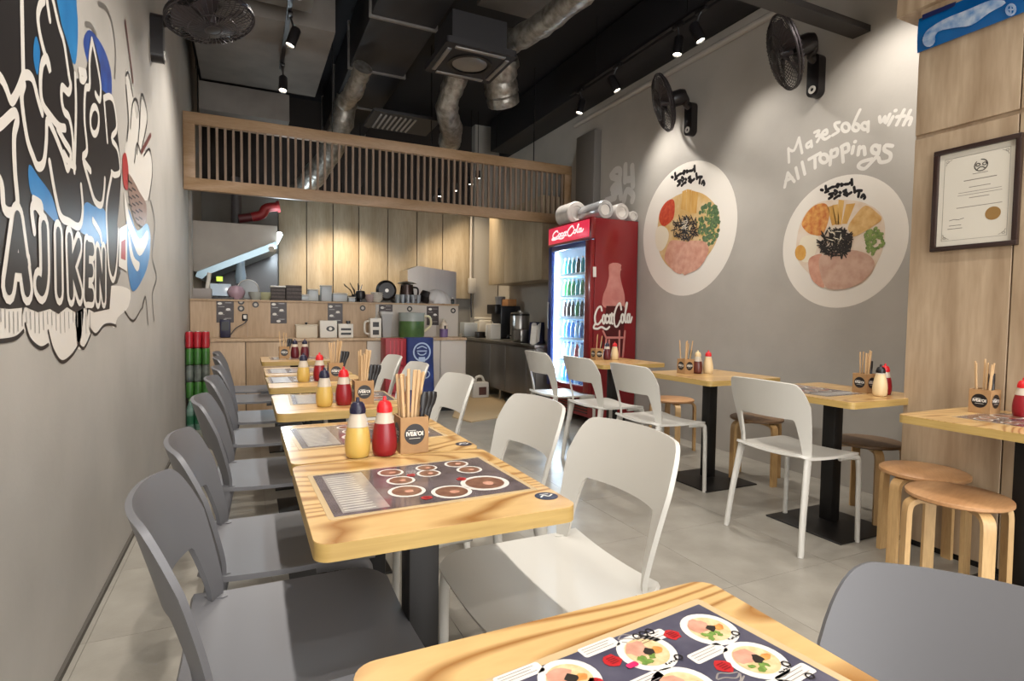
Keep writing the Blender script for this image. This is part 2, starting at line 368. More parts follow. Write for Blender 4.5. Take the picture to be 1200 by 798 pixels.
# four-way cassette
t = thing('air_conditioner', 'black ceiling air conditioner cassette with round intake', 'air conditioner', (1.75, 4.65, 3.30))
b = MB(); b.prism(rrect(.62, .62, .03), .05); b.build('frame', M_dblk, t)
MB().box2((-.24, -.24, .05), (.24, .24, .3)).build('body', M_dblk, t)
b = MB(); b.lathe([(.16, -.012), (.19, -.012), (.19, .0), (.16, .0)], 28); b.build('intake_ring', M_blackmetal, t)
b = MB(); b.lathe([(0, -.004), (.12, -.014), (.15, -.002)], 24); b.build('intake_grille', M_steeld, t)
for a in range(4):
    o = MB().box((0, -.255, -.006), (.44, .035, .012), bev=.003).build('louvre', M_steeld, t, rot=(0, 0, a*PI/2))
t = thing('air_diffuser', 'square black slotted ceiling grille above the screen', 'air vent', (1.62, 6.5, 3.32))
MB().prism(rrect(.75, .6, .01), .03).build('frame', M_dblk, t)
for k in range(8): MB().box((-.28 + k*.055, 0, -.008), (.02, .46, .016), rot=Matrix.Rotation(.5, 3, 'Y')).build('slat', M_steeld, t)
# conduit on the right wall and the dark bar crossing to it
tag(MB().tube([(XR-.03, 6.1, 3.5), (XR-.03, 1.8, 3.5)], .028, 10).build('conduit_pipe', M_wall), 'pale conduit running along the top of the right wall', 'pipe')
tag(MB().box2((2.0, 2.44, 3.045), (XR, 2.56, 3.085)).build('ceiling_bar', mat('dark_bar', '#2a2624', .5)), 'dark flat board crossing to the right wall at the top', 'beam')
tag(MB().box2((XR-.10, 5.55, 2.2), (XR, 5.95, 3.3), bev=.01).build('cable_duct', mat('cable_duct', '#6f6b66', .6)), 'tall grey cable box on the wall behind the drinks fridge', 'cable box')

# ================================================================ slatted screen over the counter
YS = 6.2
scr = thing('slatted_screen', 'long wooden screen of upright slats hung over the kitchen counter', 'screen', ((XL+XR)/2, YS, 2.3))
ox = (XL+XR)/2; sw = (XR-XL)/2 - .004
MB().box2((-sw, 0, 0), (sw, .06, .115), bev=.004).build('bottom_beam', M_screen, scr)
MB().box2((-sw, 0, .62), (sw, .06, .73), bev=.004).build('top_beam', M_screen, scr)
for s_ in (-1, 1): MB().box2((s_*sw, .002, .115), (s_*(sw-.10), .058, .62), bev=.004).build('stile', M_screen, scr)
sl = None; n = 57
for k in range(n):
    x = -(sw-.10) + (k+.6)*(2*(sw-.10))/n
    if sl is None:
        sl = MB().box2((-.011, .012, .115), (.011, .042, .62)).build('slat', M_slat, scr, loc=(x, 0, 0))
    else:
        o = bpy.data.objects.new('slat', sl.data); col.objects.link(o); o.parent = scr; o.location = (x, 0, 0)
for x in (-.77, .3, 1.6): MB().tube([(x, .03, .73), (x, .03, ZC-2.3)], .006, 6).build('hanger_rod', M_blackmetal, scr)

# ================================================================ furniture prototypes
def chair_proto(name, m, ZT_=.842, lean=.082, wid=.225):
    t = thing(name, 'x', 'chair')
    # seat: dished, waterfall front
    def seat(u, v):
        x = -.205 + .45*u; q = 2*v-1
        hw = .215 + .012*math.sin(PI*u) - .03*max(0, (u-.86)/.14)**2.2 - .02*max(0, (.1-u)/.1)**2
        y = q*hw
        z = .458 + .012*q*q - .006*math.sin(PI*u) - .022*max(0, (u-.8)/.2)**2 + .014*max(0, (.16-u)/.16)**2
        return Vector((x, y, z))
    MB().shell(seat, 22, 18, .014).build('seat', m, t, ang=60)
    # back: wide shell wrapping forward, lower edge turning down into the uprights
    def back(u, v):
        q = 2*u-1; a = abs(q)
        tt = min(1, max(0, (a-.70)/.17)); zb = (ZT_-.185) - (ZT_-.185-.452)*(tt**1.7*(1.9-.9*tt))
        zt = ZT_ - .012*a*a - .11*max(0, (a-.70)/.30)**2.6
        z = zb + (zt-zb)*v
        h = (z-.5)/(ZT_-.5)
        hw = wid - .012 + .036*max(0, h)
        y = q*hw
        x = -.212 - lean*max(0, h)**1.2 + .066*a**2.3
        return Vector((x, y, z))
    b = MB(); b.shell(back, 64, 10, .012)
    b.build('backrest', m, t, ang=60)
    for s in (-1, 1):
        pth = smooth([(-.156, s*(wid-.024), .478), (-.176, s*.210, .36), (-.205, s*.222, .18), (-.225, s*.232, 0)], 4); k = len(pth)
        MB().tube(pth, [(.013, .026-.011*i/k) for i in range(k)], 10, up=(0, 1, 0)).build('leg', m, t, ang=60)
        pth = smooth([(.08, s*.200, .450), (.195, s*.206, .444), (.218, s*.210, .40), (.22, s*.214, .2), (.222, s*.216, 0)], 5); k = len(pth)
        MB().tube(pth, [(.012, .018-.005*i/k) for i in range(k)], 10, up=(0, 1, 0)).build('leg', m, t, ang=60)
    return t
chW = chair_proto('white_chair', M_white); chG = chair_proto('grey_chair', M_grey, .80, .075, .22)
used = set()
def place(proto, x, y, rz, label, group, z=0):
    if proto.name in used: o = copy_tree(proto)
    else: o = proto; used.add(proto.name)
    o.location = (x, y, z); o.rotation_euler = (0, 0, rz); o['label'] = label
    if group: o['group'] = group
    return o
g1 = 'grey chairs along the left wall'
for x, y, a, l in [(.085, 1.28, 0, 'nearest grey plastic chair at the left, its seat cut by the bottom edge'),
                   (.085, 1.80, 1, 'second grey plastic chair from the camera along the left wall'),
                   (.085, 2.60, 0, 'third grey plastic chair from the camera along the left wall'),
                   (.085, 3.36, -1, 'fourth grey plastic chair from the camera along the left wall'),
                   (.085, 4.00, 1, 'fifth grey plastic chair from the camera along the left wall'),
                   (.05, 4.85, 0, 'small far grey chair, last but one before the counter'),
                   (.02, 5.45, 0, 'farthest grey chair, tucked before the kitchen counter')]:
    place(chG, x, y, math.radians(a), l, g1)
place(chG, .665, .25, math.radians(202), 'dark grey chair back in the bottom right corner', None)
g2 = 'white chairs at the left row of tables'
for x, y, a, l in [(.72, 1.28, 180, 'nearest white plastic chair, in the middle of the picture'),
                   (.72, 1.84, 180, 'second white chair behind the big central one'),
                   (.72, 2.70, 180, 'third white chair along the left row, behind the chopsticks'),
                   (.72, 3.45, 180, 'white chair half hidden behind the nearest chopsticks'),
                   (.72, 4.10, 180, 'far white chair in front of the red crate')]:
    place(chW, x, y, math.radians(a), l, g2)
g3 = 'white chairs along the right tables'
for x, y, a, l in [(2.63, 2.045, 0, 'white chair standing free at the right, all four legs visible'),
                   (2.50, 2.99, 0, 'white chair at the middle right table, second from the free standing one'),
                   (2.52, 3.66, 0, 'white chair right behind another white chair before the red fridge'),
                   (2.50, 4.30, 0, 'far white chair in front of the fridge door')]:
    place(chW, x, y, math.radians(a), l, g3)

def table_proto(name, w, d, base):
    t = thing(name, 'x', 'table')
    b = MB(); b.prism(rrect(w, d, .03, 6), .032); 
    o = b.build('table_edge', M_edge, t, loc=(0, 0, .7165), ang=30)
    b = MB(); b.prism(rrect(w-.001, d-.001, .0295, 6), .0015); b.build('tabletop', M_top, t, loc=(0, 0, .7485), flat=True)
    MB().box2((-.16, -.16, .705), (.16, .16, .7165)).build('mount_plate', M_blackmetal, t)
    MB().box2((-.036, -.036, .02), (.036, .036, .706), bev=.004).build('column', M_blackmetal, t)
    h = base/2
    b = MB(); b.box2((-h, -h, 0), (h, h, .008), bev=.002, seg=1)
    v = [b.bm.verts.new(p) for p in ((-h*.97, -h*.97, .008), (h*.97, -h*.97, .008), (h*.97, h*.97, .008), (-h*.97, h*.97, .008), (-.045, -.045, .03), (.045, -.045, .03), (.045, .045, .03), (-.045, .045, .03))]
    for i in range(4): b.bm.faces.new((v[i], v[(i+1) % 4], v[4+(i+1) % 4], v[4+i]))
    b.bm.faces.new(v[4:]); b.build('base_plate', M_blackmetal, t, ang=20)
    return t
tA = table_proto('dining_table', .53, .552, .42); tB = table_proto('square_table', .65, .65, .46)
TX = .367
for y, l in [(.362, 'nearest wooden table at the bottom edge, with the colourful menu'), (1.275, 'second wooden table from the camera, with a laminated menu at its front'),
             (1.835, 'wooden table carrying the large chopstick box and two sauce bottles'), (2.64, 'fourth wooden table in the left row, with the second pair of bottles'),
             (3.47, 'fifth wooden table in the left row, standing alone with glossy menu'), (4.08, 'sixth wooden table in the left row, with small far menu'), (5.15, 'farthest wooden table of the left row before the counter')]:
    place(tA, TX, y, 0, l, 'tables in the left row')
for x, y, l in [(2.83, 1.135, 'wooden table against the oak pier at the right edge'), (2.955, 2.06, 'right hand table behind the free standing white chair'),
                (2.95, 2.98, 'right hand table below the large bowl sticker'), (2.95, 4.15, 'far right hand table in front of the red fridge')]:
    place(tB, x, y, 0, l, 'tables along the right wall')

def stool_proto(name, mseat):
    t = thing(name, 'x', 'stool')
    b = MB(); b.lathe([(0, .428), (.172, .428), (.178, .433), (.178, .445), (.172, .450), (0, .450)], 40); b.build('seat', mseat, t, ang=40)
    for k in range(4):
        a = PI/4 + k*PI/2; d = Vector((math.cos(a), math.sin(a), 0))
        pth = [d*.05 + Vector((0, 0, .418)), d*.11 + Vector((0, 0, .418))] + smooth([d*.15 + Vector((0, 0, .416)), d*.175 + Vector((0, 0, .402)), d*.185 + Vector((0, 0, .375)), d*.187 + Vector((0, 0, .30)), d*.19 + Vector((0, 0, 0))], 4)
        MB().tube(pth, [(.010, .022)]*len(pth), 4, up=None).build('leg', M_birch, t, ang=40)
    return t
stA = stool_proto('round_stool', M_seatw); stB = stool_proto('round_stool', M_seatd)
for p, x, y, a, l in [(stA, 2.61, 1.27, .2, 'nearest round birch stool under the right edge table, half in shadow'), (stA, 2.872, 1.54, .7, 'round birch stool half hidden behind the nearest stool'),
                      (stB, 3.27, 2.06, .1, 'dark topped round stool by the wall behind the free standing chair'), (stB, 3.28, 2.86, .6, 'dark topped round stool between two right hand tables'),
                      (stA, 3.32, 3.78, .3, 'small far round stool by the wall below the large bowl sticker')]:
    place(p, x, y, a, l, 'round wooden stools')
# ================================================================ condiments
M_yel = mat('yellow_sauce', '#d6b45e', .3, trans=.15, sss=.2)
M_clear = mat('frosted_plastic', '#d8cbb8', .35, trans=.25)
M_redl = mat('red_sauce', '#8e1520', .3, trans=.1)
M_navy = mat('navy_cap', '#1d1b33', .35); M_redc = mat('red_cap', '#cf2026', .35)
M_cream = mat('cream_sauce', '#e0c79a', .4); M_brown = mat('brown_sauce', '#5d2b22', .35)
BP = [(.0, .0), (.026, .0), (.031, .004), (.0345, .02), (.035, .045), (.032, .07), (.0265, .095), (.0215, .117), (.0195, .122)]
def bottle_proto(name, liq, lvl, cap, mclear=None):
    t = thing(name, 'x', 'bottle')
    lo = [p for p in BP if p[1] <= lvl]; k = len(lo); a, c = BP[k-1], BP[k]; f = (lvl-a[1])/(c[1]-a[1]); r = a[0]+(c[0]-a[0])*f
    MB().lathe(lo + [(r, lvl), (0, lvl)], 28).build('liquid', liq, t, ang=50)
    MB().lathe([(0, lvl+.0005), (r, lvl+.0005)] + BP[k:] + [(0, .122)], 28).build('bottle_body', mclear or M_clear, t, ang=50)
    cp = MB(); cp.lathe([(0, .1225), (.021, .1225), (.021, .136), (.0185, .146), (.013, .153), (.0, .155)], 24)
    for i in range(12):
        a = 2*PI*i/12; cp.box((.0205*math.cos(a), .0205*math.sin(a), .130), (.003, .003, .012), rot=Matrix.Rotation(a, 3, 'Z'))
    c = cp.build('cap', cap, t, ang=40)
    MB().lathe([(.006, .152), (.0045, .166), (0, .167)], 12).build('nozzle', cap, c)
    return t
bY = bottle_proto('sauce_bottle', M_yel, .085, M_navy); bR = bottle_proto('sauce_bottle', M_redl, .092, M_redc)
bB = bottle_proto('sauce_bottle', M_brown, .088, M_cream); bC = bottle_proto('sauce_bottle', M_cream, .116, M_redc); bK = bottle_proto('sauce_bottle', M_cream, .116, M_blackpl)
bD = bottle_proto('sauce_bottle', mat('dark_red_sauce', '#5b1620', .35), .10, M_navy)
TZ = .7501
bots = [(bY, .276, 1.586, 'yellow sauce bottle with navy cap beside the near chopstick box'), (bR, .349, 1.580, 'red sauce bottle with red cap beside the near chopstick box'),
        (bY, .296, 2.50, 'yellow sauce bottle with navy cap on the fourth table'), (bR, .377, 2.51, 'red sauce bottle with red cap on the fourth table'),
        (bY, .29, 3.42, 'small yellow sauce bottle on the fifth table of the left row'), (bR, .38, 3.44, 'small red sauce bottle on the fifth table of the left row'),
        (bD, .372, 5.2, 'tiny dark bottle next to the farthest chopstick box'), (bD, .452, 5.2, 'tiny dark bottle farther right of the farthest chopstick box'),
        (bB, 2.905, 3.06, 'brown sauce bottle on the table below the large bowl sticker'), (bC, 2.985, 3.04, 'cream bottle with red cap below the large bowl sticker'),
        (bK, 3.005, 1.84, 'cream bottle with black cap beside the oak pier'), (bR, 3.10, 1.875, 'red sauce bottle right of the black capped one by the pier'),
        (bR, 2.95, 1.215, 'red sauce bottle at the right picture edge'),
        (bD, 2.99, 4.30, 'tiny dark bottle on the table before the fridge'), (bC, 3.06, 4.28, 'tiny cream bottle on the table before the fridge')]
for p, x, y, l in bots: place(p, x, y, random.random(), l, 'sauce bottles', TZ)

def holder_proto():
    t = thing('chopstick_box', 'x', 'box'); h = .041; H = .104
    for s in (-1, 1):
        MB().box2((-h, s*h, 0), (h, s*(h-.004), H), bev=.0008, seg=1).build('side_panel', M_kraft, t)
        MB().box2((s*h, -h+.004, 0), (s*(h-.004), h-.004, H), bev=.0008, seg=1).build('side_panel', M_kraft, t)
    MB().box2((-h+.004, -h+.004, 0), (h-.004, h-.004, .004)).build('bottom', M_kraft, t)
    for fc in (0, 1):
        M = plane_M((0, -h-.0004, .055), (1, 0, 0), (0, 0, 1)) if fc == 0 else plane_M((-h-.0004, 0, .055), (0, -1, 0), (0, 0, 1))
        b = MB(); b.prism(circ(.030, 28), 0, M); e = b.build('emblem', M_bprint, t, flat=True)
        M2 = M @ Matrix.Translation((0, 0, .0004))
        text('emblem_lettering', "IVE&'OI", .0165, M_wprint, e, M2 @ Matrix.Translation((0, .001, 0)), bold=.0007, squeeze=.95)
        b = MB(); b.prism([(-.02, .0105), (.004, .0105), (.004, .012), (-.02, .012)], 0, M2); b.prism([(-.016, -.0125), (.016, -.0125), (.016, -.0112), (-.016, -.0112)], 0, M2); b.build('emblem_rule', M_wprint, e, flat=True)
    return t
hp = holder_proto()
b = MB(); b.box2((-.0042, -.0025, 0), (.0042, .0025, .225), bev=.001, seg=1); stick_o = b.build('chopstick', M_stick); tag(stick_o, 'x', 'chopstick')
def spoon_proto():
    t = thing('black_spoon', 'x', 'spoon')
    MB().tube([(0, 0, 0), (0, 0, .12)], [(.008, .005), (.008, .005)], 8, up=(1, 0, 0)).build('handle', M_blackpl, t)
    MB().tube([(0, 0, .118), (0, .001, .135), (0, .002, .155), (0, .001, .168)], [(.008, .004), (.013, .005), (.013, .005), (.008, .003)], 10, up=(1, 0, 0)).build('bowl', M_blackpl, t)
    return t
spn = spoon_proto()
holders = [(.432, 1.605, 0, 15, 'nearest table pair', 'large kraft chopstick box with round black emblem on the near table'), (.462, 2.53, 0, 13, 'fourth table', 'kraft chopstick box on the fourth table of the left row'),
           (.472, 3.47, 0, 9, 'fifth table', 'kraft chopstick box on the fifth table of the left row'), (.285, 5.19, 0, 4, 'farthest table', 'tiny chopstick box on the farthest left table'),
           (2.83, 3.10, 0, 7, 'table below the large bowl sticker', 'kraft chopstick box on the table below the large bowl sticker'), (3.085, 1.975, 0, 7, 'table behind the free standing chair', 'chopstick box beside the oak pier, mostly behind bottles'),
           (2.915, 1.335, 0, 8, 'right edge table', 'kraft chopstick box on the table at the right edge'), (2.90, 4.33, 0, 3, 'table before the fridge', 'tiny chopstick box on the table before the fridge')]
for x, y, a, n, where, l in holders:
    place(hp, x, y, a, l, 'chopstick boxes', TZ)
    for i in range(n):
        o = stick_o if 'stick' not in used else stick_o.copy()
        if 'stick' in used: col.objects.link(o)
        used.add('stick')
        o.scale = (1, 1, .92+.12*random.random()); lx = -.032 + .044*random.random(); ly = -.030 + .06*random.random()
        ax = max(-.13, min(.13, (lx+.006)/.09*.42 + .06*(random.random()-.5))); ay = -.10*(ly)/.03*.6
        tx = lx*.8; 
        o.location = (x + tx - ax*.02, y + ly*.8, TZ+.006); o.rotation_euler = (ay, ax + .05, random.random()*3 if False else .3*random.random())
        tag(o, 'wooden chopstick standing in the box on the ' + where, 'chopstick', 'chopsticks on the ' + where)
    for i in range(3 if n > 4 else 2):
        o = place(spn, x + .012 + .009*i, y - .02 + .018*i, 0, 'black spoon leaning in the chopstick box on the ' + where, 'black spoons on the ' + where, TZ+.006)
        o.rotation_euler = (0, .17 + .07*i, .2)

# ================================================================ menus
M_mprint = mat('menu_print', '#3b3a4c', .3, c2='#5d5a68', nscale=14, coat=.5)
M_lam = mat('laminate', '#c6ae86', .2, coat=.5)
M_mwhite = mat('menu_white', '#dcd8d0', .3, coat=.5); M_mred = mat('menu_red', '#b4262a', .3, coat=.5); M_mpink = mat('menu_pink', '#c02a5e', .3)
M_broth = mat('print_broth', '#d9c29a', .35, c2='#c9a878', nscale=90); M_pork = mat('print_pork', '#c99a84', .35, c2='#b57f6a', nscale=60)
M_green = mat('print_green', '#5d7a35', .35, c2='#7c9a4c', nscale=150); M_nori = mat('print_nori', '#2a2420', .35); M_ornt = mat('print_orange', '#c8783a', .35, c2='#dca25a', nscale=80)
M_mgrey = mat('menu_grey', '#9b948c', .3, c2='#80797a', nscale=30, coat=.5)
def blob(r, n=14, j=.18, sx=1, sy=1, rnd=random): return [(sx*r*(1+j*(rnd.random()-.5)*2)*math.cos(2*PI*i/n), sy*r*(1+j*(rnd.random()-.5)*2)*math.sin(2*PI*i/n)) for i in range(n)]
def T2(x, y, z=0, a=0): return Matrix.Translation((x, y, z)) @ Matrix.Rotation(a, 4, 'Z')
def dish(par, x, y, r, z, detail=True):
    d = MB().prism(circ(r, 28), 0, T2(x, y, z)).build('dish_picture', M_mwhite, par, flat=True)
    MB().prism(circ(r*.74, 24), 0, T2(x, y, z+.0003)).build('broth', M_broth, d, flat=True)
    if detail:
        MB().prism(blob(r*.36, sx=1.2), 0, T2(x-.2*r, y+.3*r, z+.0006, random.random())).build('pork_slice', M_pork, d, flat=True)
        b = MB()
        for i in range(10): b.prism(blob(r*.11, 6, .4), 0, T2(x + r*(-.5+.55*random.random()), y - r*(.15+.35*random.random()), z+.0006+i*1e-5))
        b.build('greens', M_green, d, flat=True)
        MB().prism(blob(r*.2, 9, .35), 0, T2(x+.05*r, y-.02*r, z+.0009)).build('nori', M_nori, d, flat=True)
        MB().prism(blob(r*.2, 9, .25, 1.3, .8), 0, T2(x+.35*r, y-.1*r, z+.0008)).build('topping', M_ornt, d, flat=True)
        b = MB()
        for i in range(5): b.prism(blob(r*.045, 6, .5), 0, T2(x + r*(.05+.11*i), y - r*(.80 + .03*(i % 2)), z+.0006))
        b.build('dish_lettering', M_bprint, d, flat=True)
    return d
def card(par, x, y, w_, h_, z, a=0):
    c = MB().prism(rrect(w_, h_, .004), 0, T2(x, y, z, a)).build('caption_card', M_mwhite, par, flat=True)
    b = MB()
    for k in range(3): b.prism([(-w_*.42, h_*(.24-.24*k)), (w_*(.36-.1*(k % 2)), h_*(.24-.24*k)), (w_*(.36-.1*(k % 2)), h_*(.24-.24*k)+.001), (-w_*.42, h_*(.24-.24*k)+.001)], 0, T2(x, y, z+.0003, a))
    b.build('caption_lines', M_mgrey, c, flat=True)
def stamp(par, x, y, z, s=.011):
    c = MB().prism(blob(s, 12, .2), 0, T2(x, y, z)).build('red_stamp', M_mred, par, flat=True)
    b = MB()
    for k in range(4): b.prism([(-s*.5, -.0008), (s*.5, -.0008), (s*.5, .0008), (-s*.5, .0008)], 0, T2(x, y - s*.45 + k*s*.3, z+.0003))
    b.build('stamp_lines', mat('stamp_dark', '#7a1418', .4), c, flat=True)
def menu_base(label, x, y, a, group='laminated menus', M_=None):
    t = thing('table_menu', label, 'menu', (x, y, .7502), a, group)
    MB().prism(rrect(.462, .332, .006), .0008).build('laminate_sheet', M_lam, t, flat=False)
    MB().prism(rrect(.438, .308, .002), 0, T2(0, 0, .0011)).build('printed_sheet', M_ or M_mprint, t, flat=True)
    return t
# the menu on the nearest table, drawn where its dishes lie
c_ = onz(818, 704, .7512); e_ = onz(575, 798, .7512); ang = math.atan2(c_.y-e_.y, c_.x-e_.x)
ux = Vector((math.cos(ang), math.sin(ang), 0)); uy = Vector((-ux.y, ux.x, 0)); ctr = c_ - ux*.226 - uy*.161
t = menu_base('dark blue laminated menu with noodle bowl pictures on the nearest table', ctr.x, ctr.y, ang)
def loc0(px, py): p = onz(px, py, .7515) - ctr; return p.dot(ux), p.dot(uy)
for px, py in ((831, 737), (758, 764), (886, 773), (668, 796), (803, 806), (930, 822)): x, y = loc0(px, py); dish(t, x, y, .036, .0014)
for px, py, w_ in ((766, 746, .05), (705, 757, .055), (832, 764, .055), (612, 789, .06), (935, 789, .055), (760, 797, .05)):
    x, y = loc0(px, py); card(t, x-.004, y, w_, .019, .0014)
for px, py in ((788, 744), (718, 774), (848, 781), (700, 802)): x, y = loc0(px, py); stamp(t, x, y, .0017)
x, y = loc0(741, 780); MB().prism(rrect(.016, .008, .003), 0, T2(x, y, .0024)).build('pink_tag', M_mpink, t, flat=True)
for px, py in ((862, 743), (795, 771), (921, 779), (949, 793)):
    x, y = loc0(px, py); b = MB(); b.lathe([(.0035, 0), (.0055, 0)], 14, T2(x, y, .0026)); b.build('price_ring', M_bprint, t, flat=True)
for px, py in ((735, 745), (850, 790)):   # ink wave drawings
    x, y = loc0(px, py); b = MB()
    for k in range(4):
        P = smooth([(x - .015 + .010*q, y + .005*math.sin(q*1.7+k) - .006*k, .0013) for q in range(4)], 4); b.ribbon(P, .002, (0, 0, 1))
    b.build('ink_drawing', M_mgrey, t, flat=True)
x, y = loc0(752, 741); b = MB()
for k in range(3): b.ribbon([(x-.012+.011*k+.0045*math.cos(2*PI*q/12), y-.004+.0055*math.sin(2*PI*q/12), .0016) for q in range(13)], .0022, (0, 0, 1))
b.build('menu_lettering', M_bprint, t, flat=True)

def menu_proto(label, x, y, a):
    t = menu_base(label, x, y, a, M_=mat('menu_print_mauve', '#4f4648', .25, c2='#6f6468', nscale=16, coat=.6))
    MB().prism([(-.2, -.14), (-.105, -.14), (-.105, .14), (-.2, .14)], 0, T2(0, 0, .0013)).build('price_column', M_mgrey, t, flat=True)
    b = MB()
    for k in range(16): b.prism([(-.195, -.13+.016*k), (-.125-.02*random.random(), -.13+.016*k), (-.13, -.126+.016*k), (-.195, -.126+.016*k)], 0, T2(0, 0, .0016))
    b.build('price_lines', M_mwhite, t, flat=True)
    for dx, dy, r in ((-.04, .105, .032), (-.035, .03, .034), (.045, .06, .030), (.055, .11, .028), (.14, .115, .032), (.15, .05, .033), (-.045, -.055, .042), (.045, -.10, .046), (.14, -.07, .058)):
        d = MB().prism(circ(r, 28), 0, T2(dx, dy, .0014)).build('dish_picture', M_mwhite, t, flat=True)
        MB().prism(circ(r*.8, 24), 0, T2(dx, dy, .0017)).build('broth', mat('print_dark_broth', '#6a4638', .3, c2='#83604a', nscale=60), d, flat=True)
        MB().prism(blob(r*.25, 10), 0, T2(dx+.1*r, dy-.1*r, .0020)).build('topping', M_pork, d, flat=True)
    for dx, dy in ((0, .06), (.1, -.02), (-.02, -.12)): stamp(t, dx, dy, .0022, .012)
    return t
mp0 = menu_proto('laminated dish menu at the front of the second table', .3655, 1.285, .03)
for x, y, a, l in [(.355, 1.90, .05, 'laminated menu behind the big chopstick box, left end showing'), (.40, 2.73, -.03, 'laminated menu on the fourth table behind the bottles'),
                   (.33, 3.56, .02, 'glossy menu on the fifth table of the left row'), (.34, 4.10, 0, 'glossy menu on the sixth table of the left row'), (.40, 5.2, 0, 'tiny menu on the farthest left table'),
                   (2.86, 2.14, PI/2, 'laminated menu on the table behind the free standing chair'), (2.82, 1.10, PI/2, 'laminated menu on the table at the right edge')]:
    m_ = copy_tree(mp0); m_.location = (x, y, .7502); m_.rotation_euler = (0, 0, a); m_['label'] = l
# round table stickers at corners
def table_sticker(x, y, l):
    t = thing('table_sticker', l, 'sticker', (x, y, .7502), 0, 'round table stickers')
    MB().prism(circ(.026, 24), .0003).build('disc', mat('sticker_navy', '#23263c', .3), t, flat=False)
    b = MB(); b.ribbon(smooth([(-.015, -.004, .0006), (-.004, .006, .0006), (.004, -.004, .0006), (.016, .005, .0006)], 4), .004, (0, 0, 1)); b.ribbon([(-.01, .012, .0006), (.01, .012, .0006)], .003, (0, 0, 1)); b.build('mark', M_wprint, t, flat=True)
p = onz(643, 581, .75); table_sticker(p.x-.006, p.y, 'round navy sticker on the corner of the second table')
p = onz(547, 520, .75); table_sticker(p.x-.01, p.y, 'round navy sticker at the edge of the third table')

# ================================================================ wall pictures
EPS = .0006
def W(px, py, k=0): v = onx(px, py, XR); v.x = XR - EPS*(k+1); return v
def cropmap(ox, oy, s): return lambda u, v, k=0: W(ox+u/s, oy+v/s, k)
NX = (-1, 0, 0)
M_sticker = mat('sticker_white', '#e4ded4', .4); M_kimchi = mat('print_kimchi', '#dba35a', .4, c2='#c06a36', nscale=30)
M_menma = mat('print_menma', '#d9ae66', .4, c2='#c89448', nscale=25, stretch=(1, 1, .2)); M_cut = mat('print_bamboo', '#c99a5a', .4, c2='#e0bd82', nscale=20)
M_porkw = mat('print_pork_wall', '#cfae9a', .4, c2='#bd9480', nscale=14); M_porkp = mat('print_pork_pink', '#d8a68e', .4, c2='#c48872', nscale=16)
M_gw1 = mat('print_onion', '#8ea05a', .4, c2='#56703a', nscale=40); M_gw2 = mat('print_chive', '#3d5836', .4, c2='#6a8058', nscale=40)
M_egg = mat('print_egg', '#e6dcc6', .4); M_yolk = mat('print_yolk', '#c98f3e', .4, c2='#dcae5c', nscale=14); M_tom = mat('print_roe', '#b83a26', .4, c2='#d05a36', nscale=30)
SCRIPT = [[(110, 335), (140, 345)], [(190, 270), (205, 350), (245, 355), (185, 380)], [(235, 325), (265, 310), (300, 290), (330, 285)], [(365, 275), (375, 275)], [(395, 240), (425, 245), (400, 290)], [(465, 235), (492, 250), (470, 262)], [(530, 240), (590, 235)], [(610, 225), (620, 210)], [(648, 155), (655, 250)],
          [(255, 412), (330, 395)], [(250, 490), (310, 450), (285, 430)], [(350, 345), (390, 378), (360, 420)], [(435, 378), (455, 390)], [(345, 490), (410, 445), (440, 440)], [(505, 362), (552, 338), (530, 370)], [(515, 410), (560, 428), (640, 385)], [(560, 390), (567, 440)], [(690, 290), (705, 380)], [(700, 372), (760, 350), (820, 352)], [(782, 370), (765, 455)], [(820, 465), (850, 420), (880, 470), (868, 490)]]
def plate(label, cy, cz, r, drawer):
    t = thing('bowl_sticker', label, 'sticker', (XR, cy, cz))
    inv = Matrix.Translation((-XR, -cy, -cz))
    def part(name, fn, m, par=None):
        b = MB(); fn(b); bmesh.ops.transform(b.bm, matrix=inv, verts=b.bm.verts[:]); return b.build(name, m, par or t, flat=True)
    part('plate_disc', lambda b: b.lathe([(0, EPS), (r*.97, EPS), (r, EPS*.6), (r, 0)], 64, plane_M((XR, cy, cz), (0, -1, 0), (0, 0, 1))), M_sticker)
    sc2 = cropmap(955, 200, 15); c2 = (2.60, 1.685, .455)
    def scr_(b):
        for st in SCRIPT:
            P = [sc2(u, v) for u, v in st]
            P = [Vector((XR-EPS*2, cy + (p.y-c2[0])/c2[2]*r, cz + (p.z-c2[1])/c2[2]*r)) for p in P]
            b.ribbon(smooth(P, 4) if len(P) > 2 else P, .020*r/.455, NX)
    part('brush_lettering', scr_, M_bprint)
    drawer(part); return t
def outline(cm, pts, k):
    def f(b): b.poly3([p for p in smooth([cm(u, v, k) for u, v in pts], 4, closed=True)])
    return f
def shreds(cm, cx, cy, rx, ry, n, k, wd, ln):
    def f(b):
        for i in range(n):
            a = random.random()*2*PI; q = math.sqrt(random.random()); u, v = cx+rx*q*math.cos(a), cy+ry*q*math.sin(a); d = random.random()*PI
            p1 = cm(u-ln*math.cos(d), v-ln*math.sin(d), k); p2 = cm(u+ln*math.cos(d), v+ln*math.sin(d), k); p1.x -= i*4e-6; p2.x -= i*4e-6
            b.ribbon([p1, (p1+p2)/2, p2], [wd*.6, wd, wd*.6], NX)
    return f
def bits(cm, cx, cy, rx, ry, n, k, rad):
    def f(b):
        for i in range(n):
            a = random.random()*2*PI; q = math.sqrt(random.random()); c = cm(cx+rx*q*math.cos(a), cy+ry*q*math.sin(a), k); c.x -= i*4e-6
            b.poly3([c + Vector((0, rad*(1+.4*random.random())*math.cos(2*PI*j/7), rad*(1+.4*random.random())*math.sin(2*PI*j/7))) for j in range(7)])
    return f
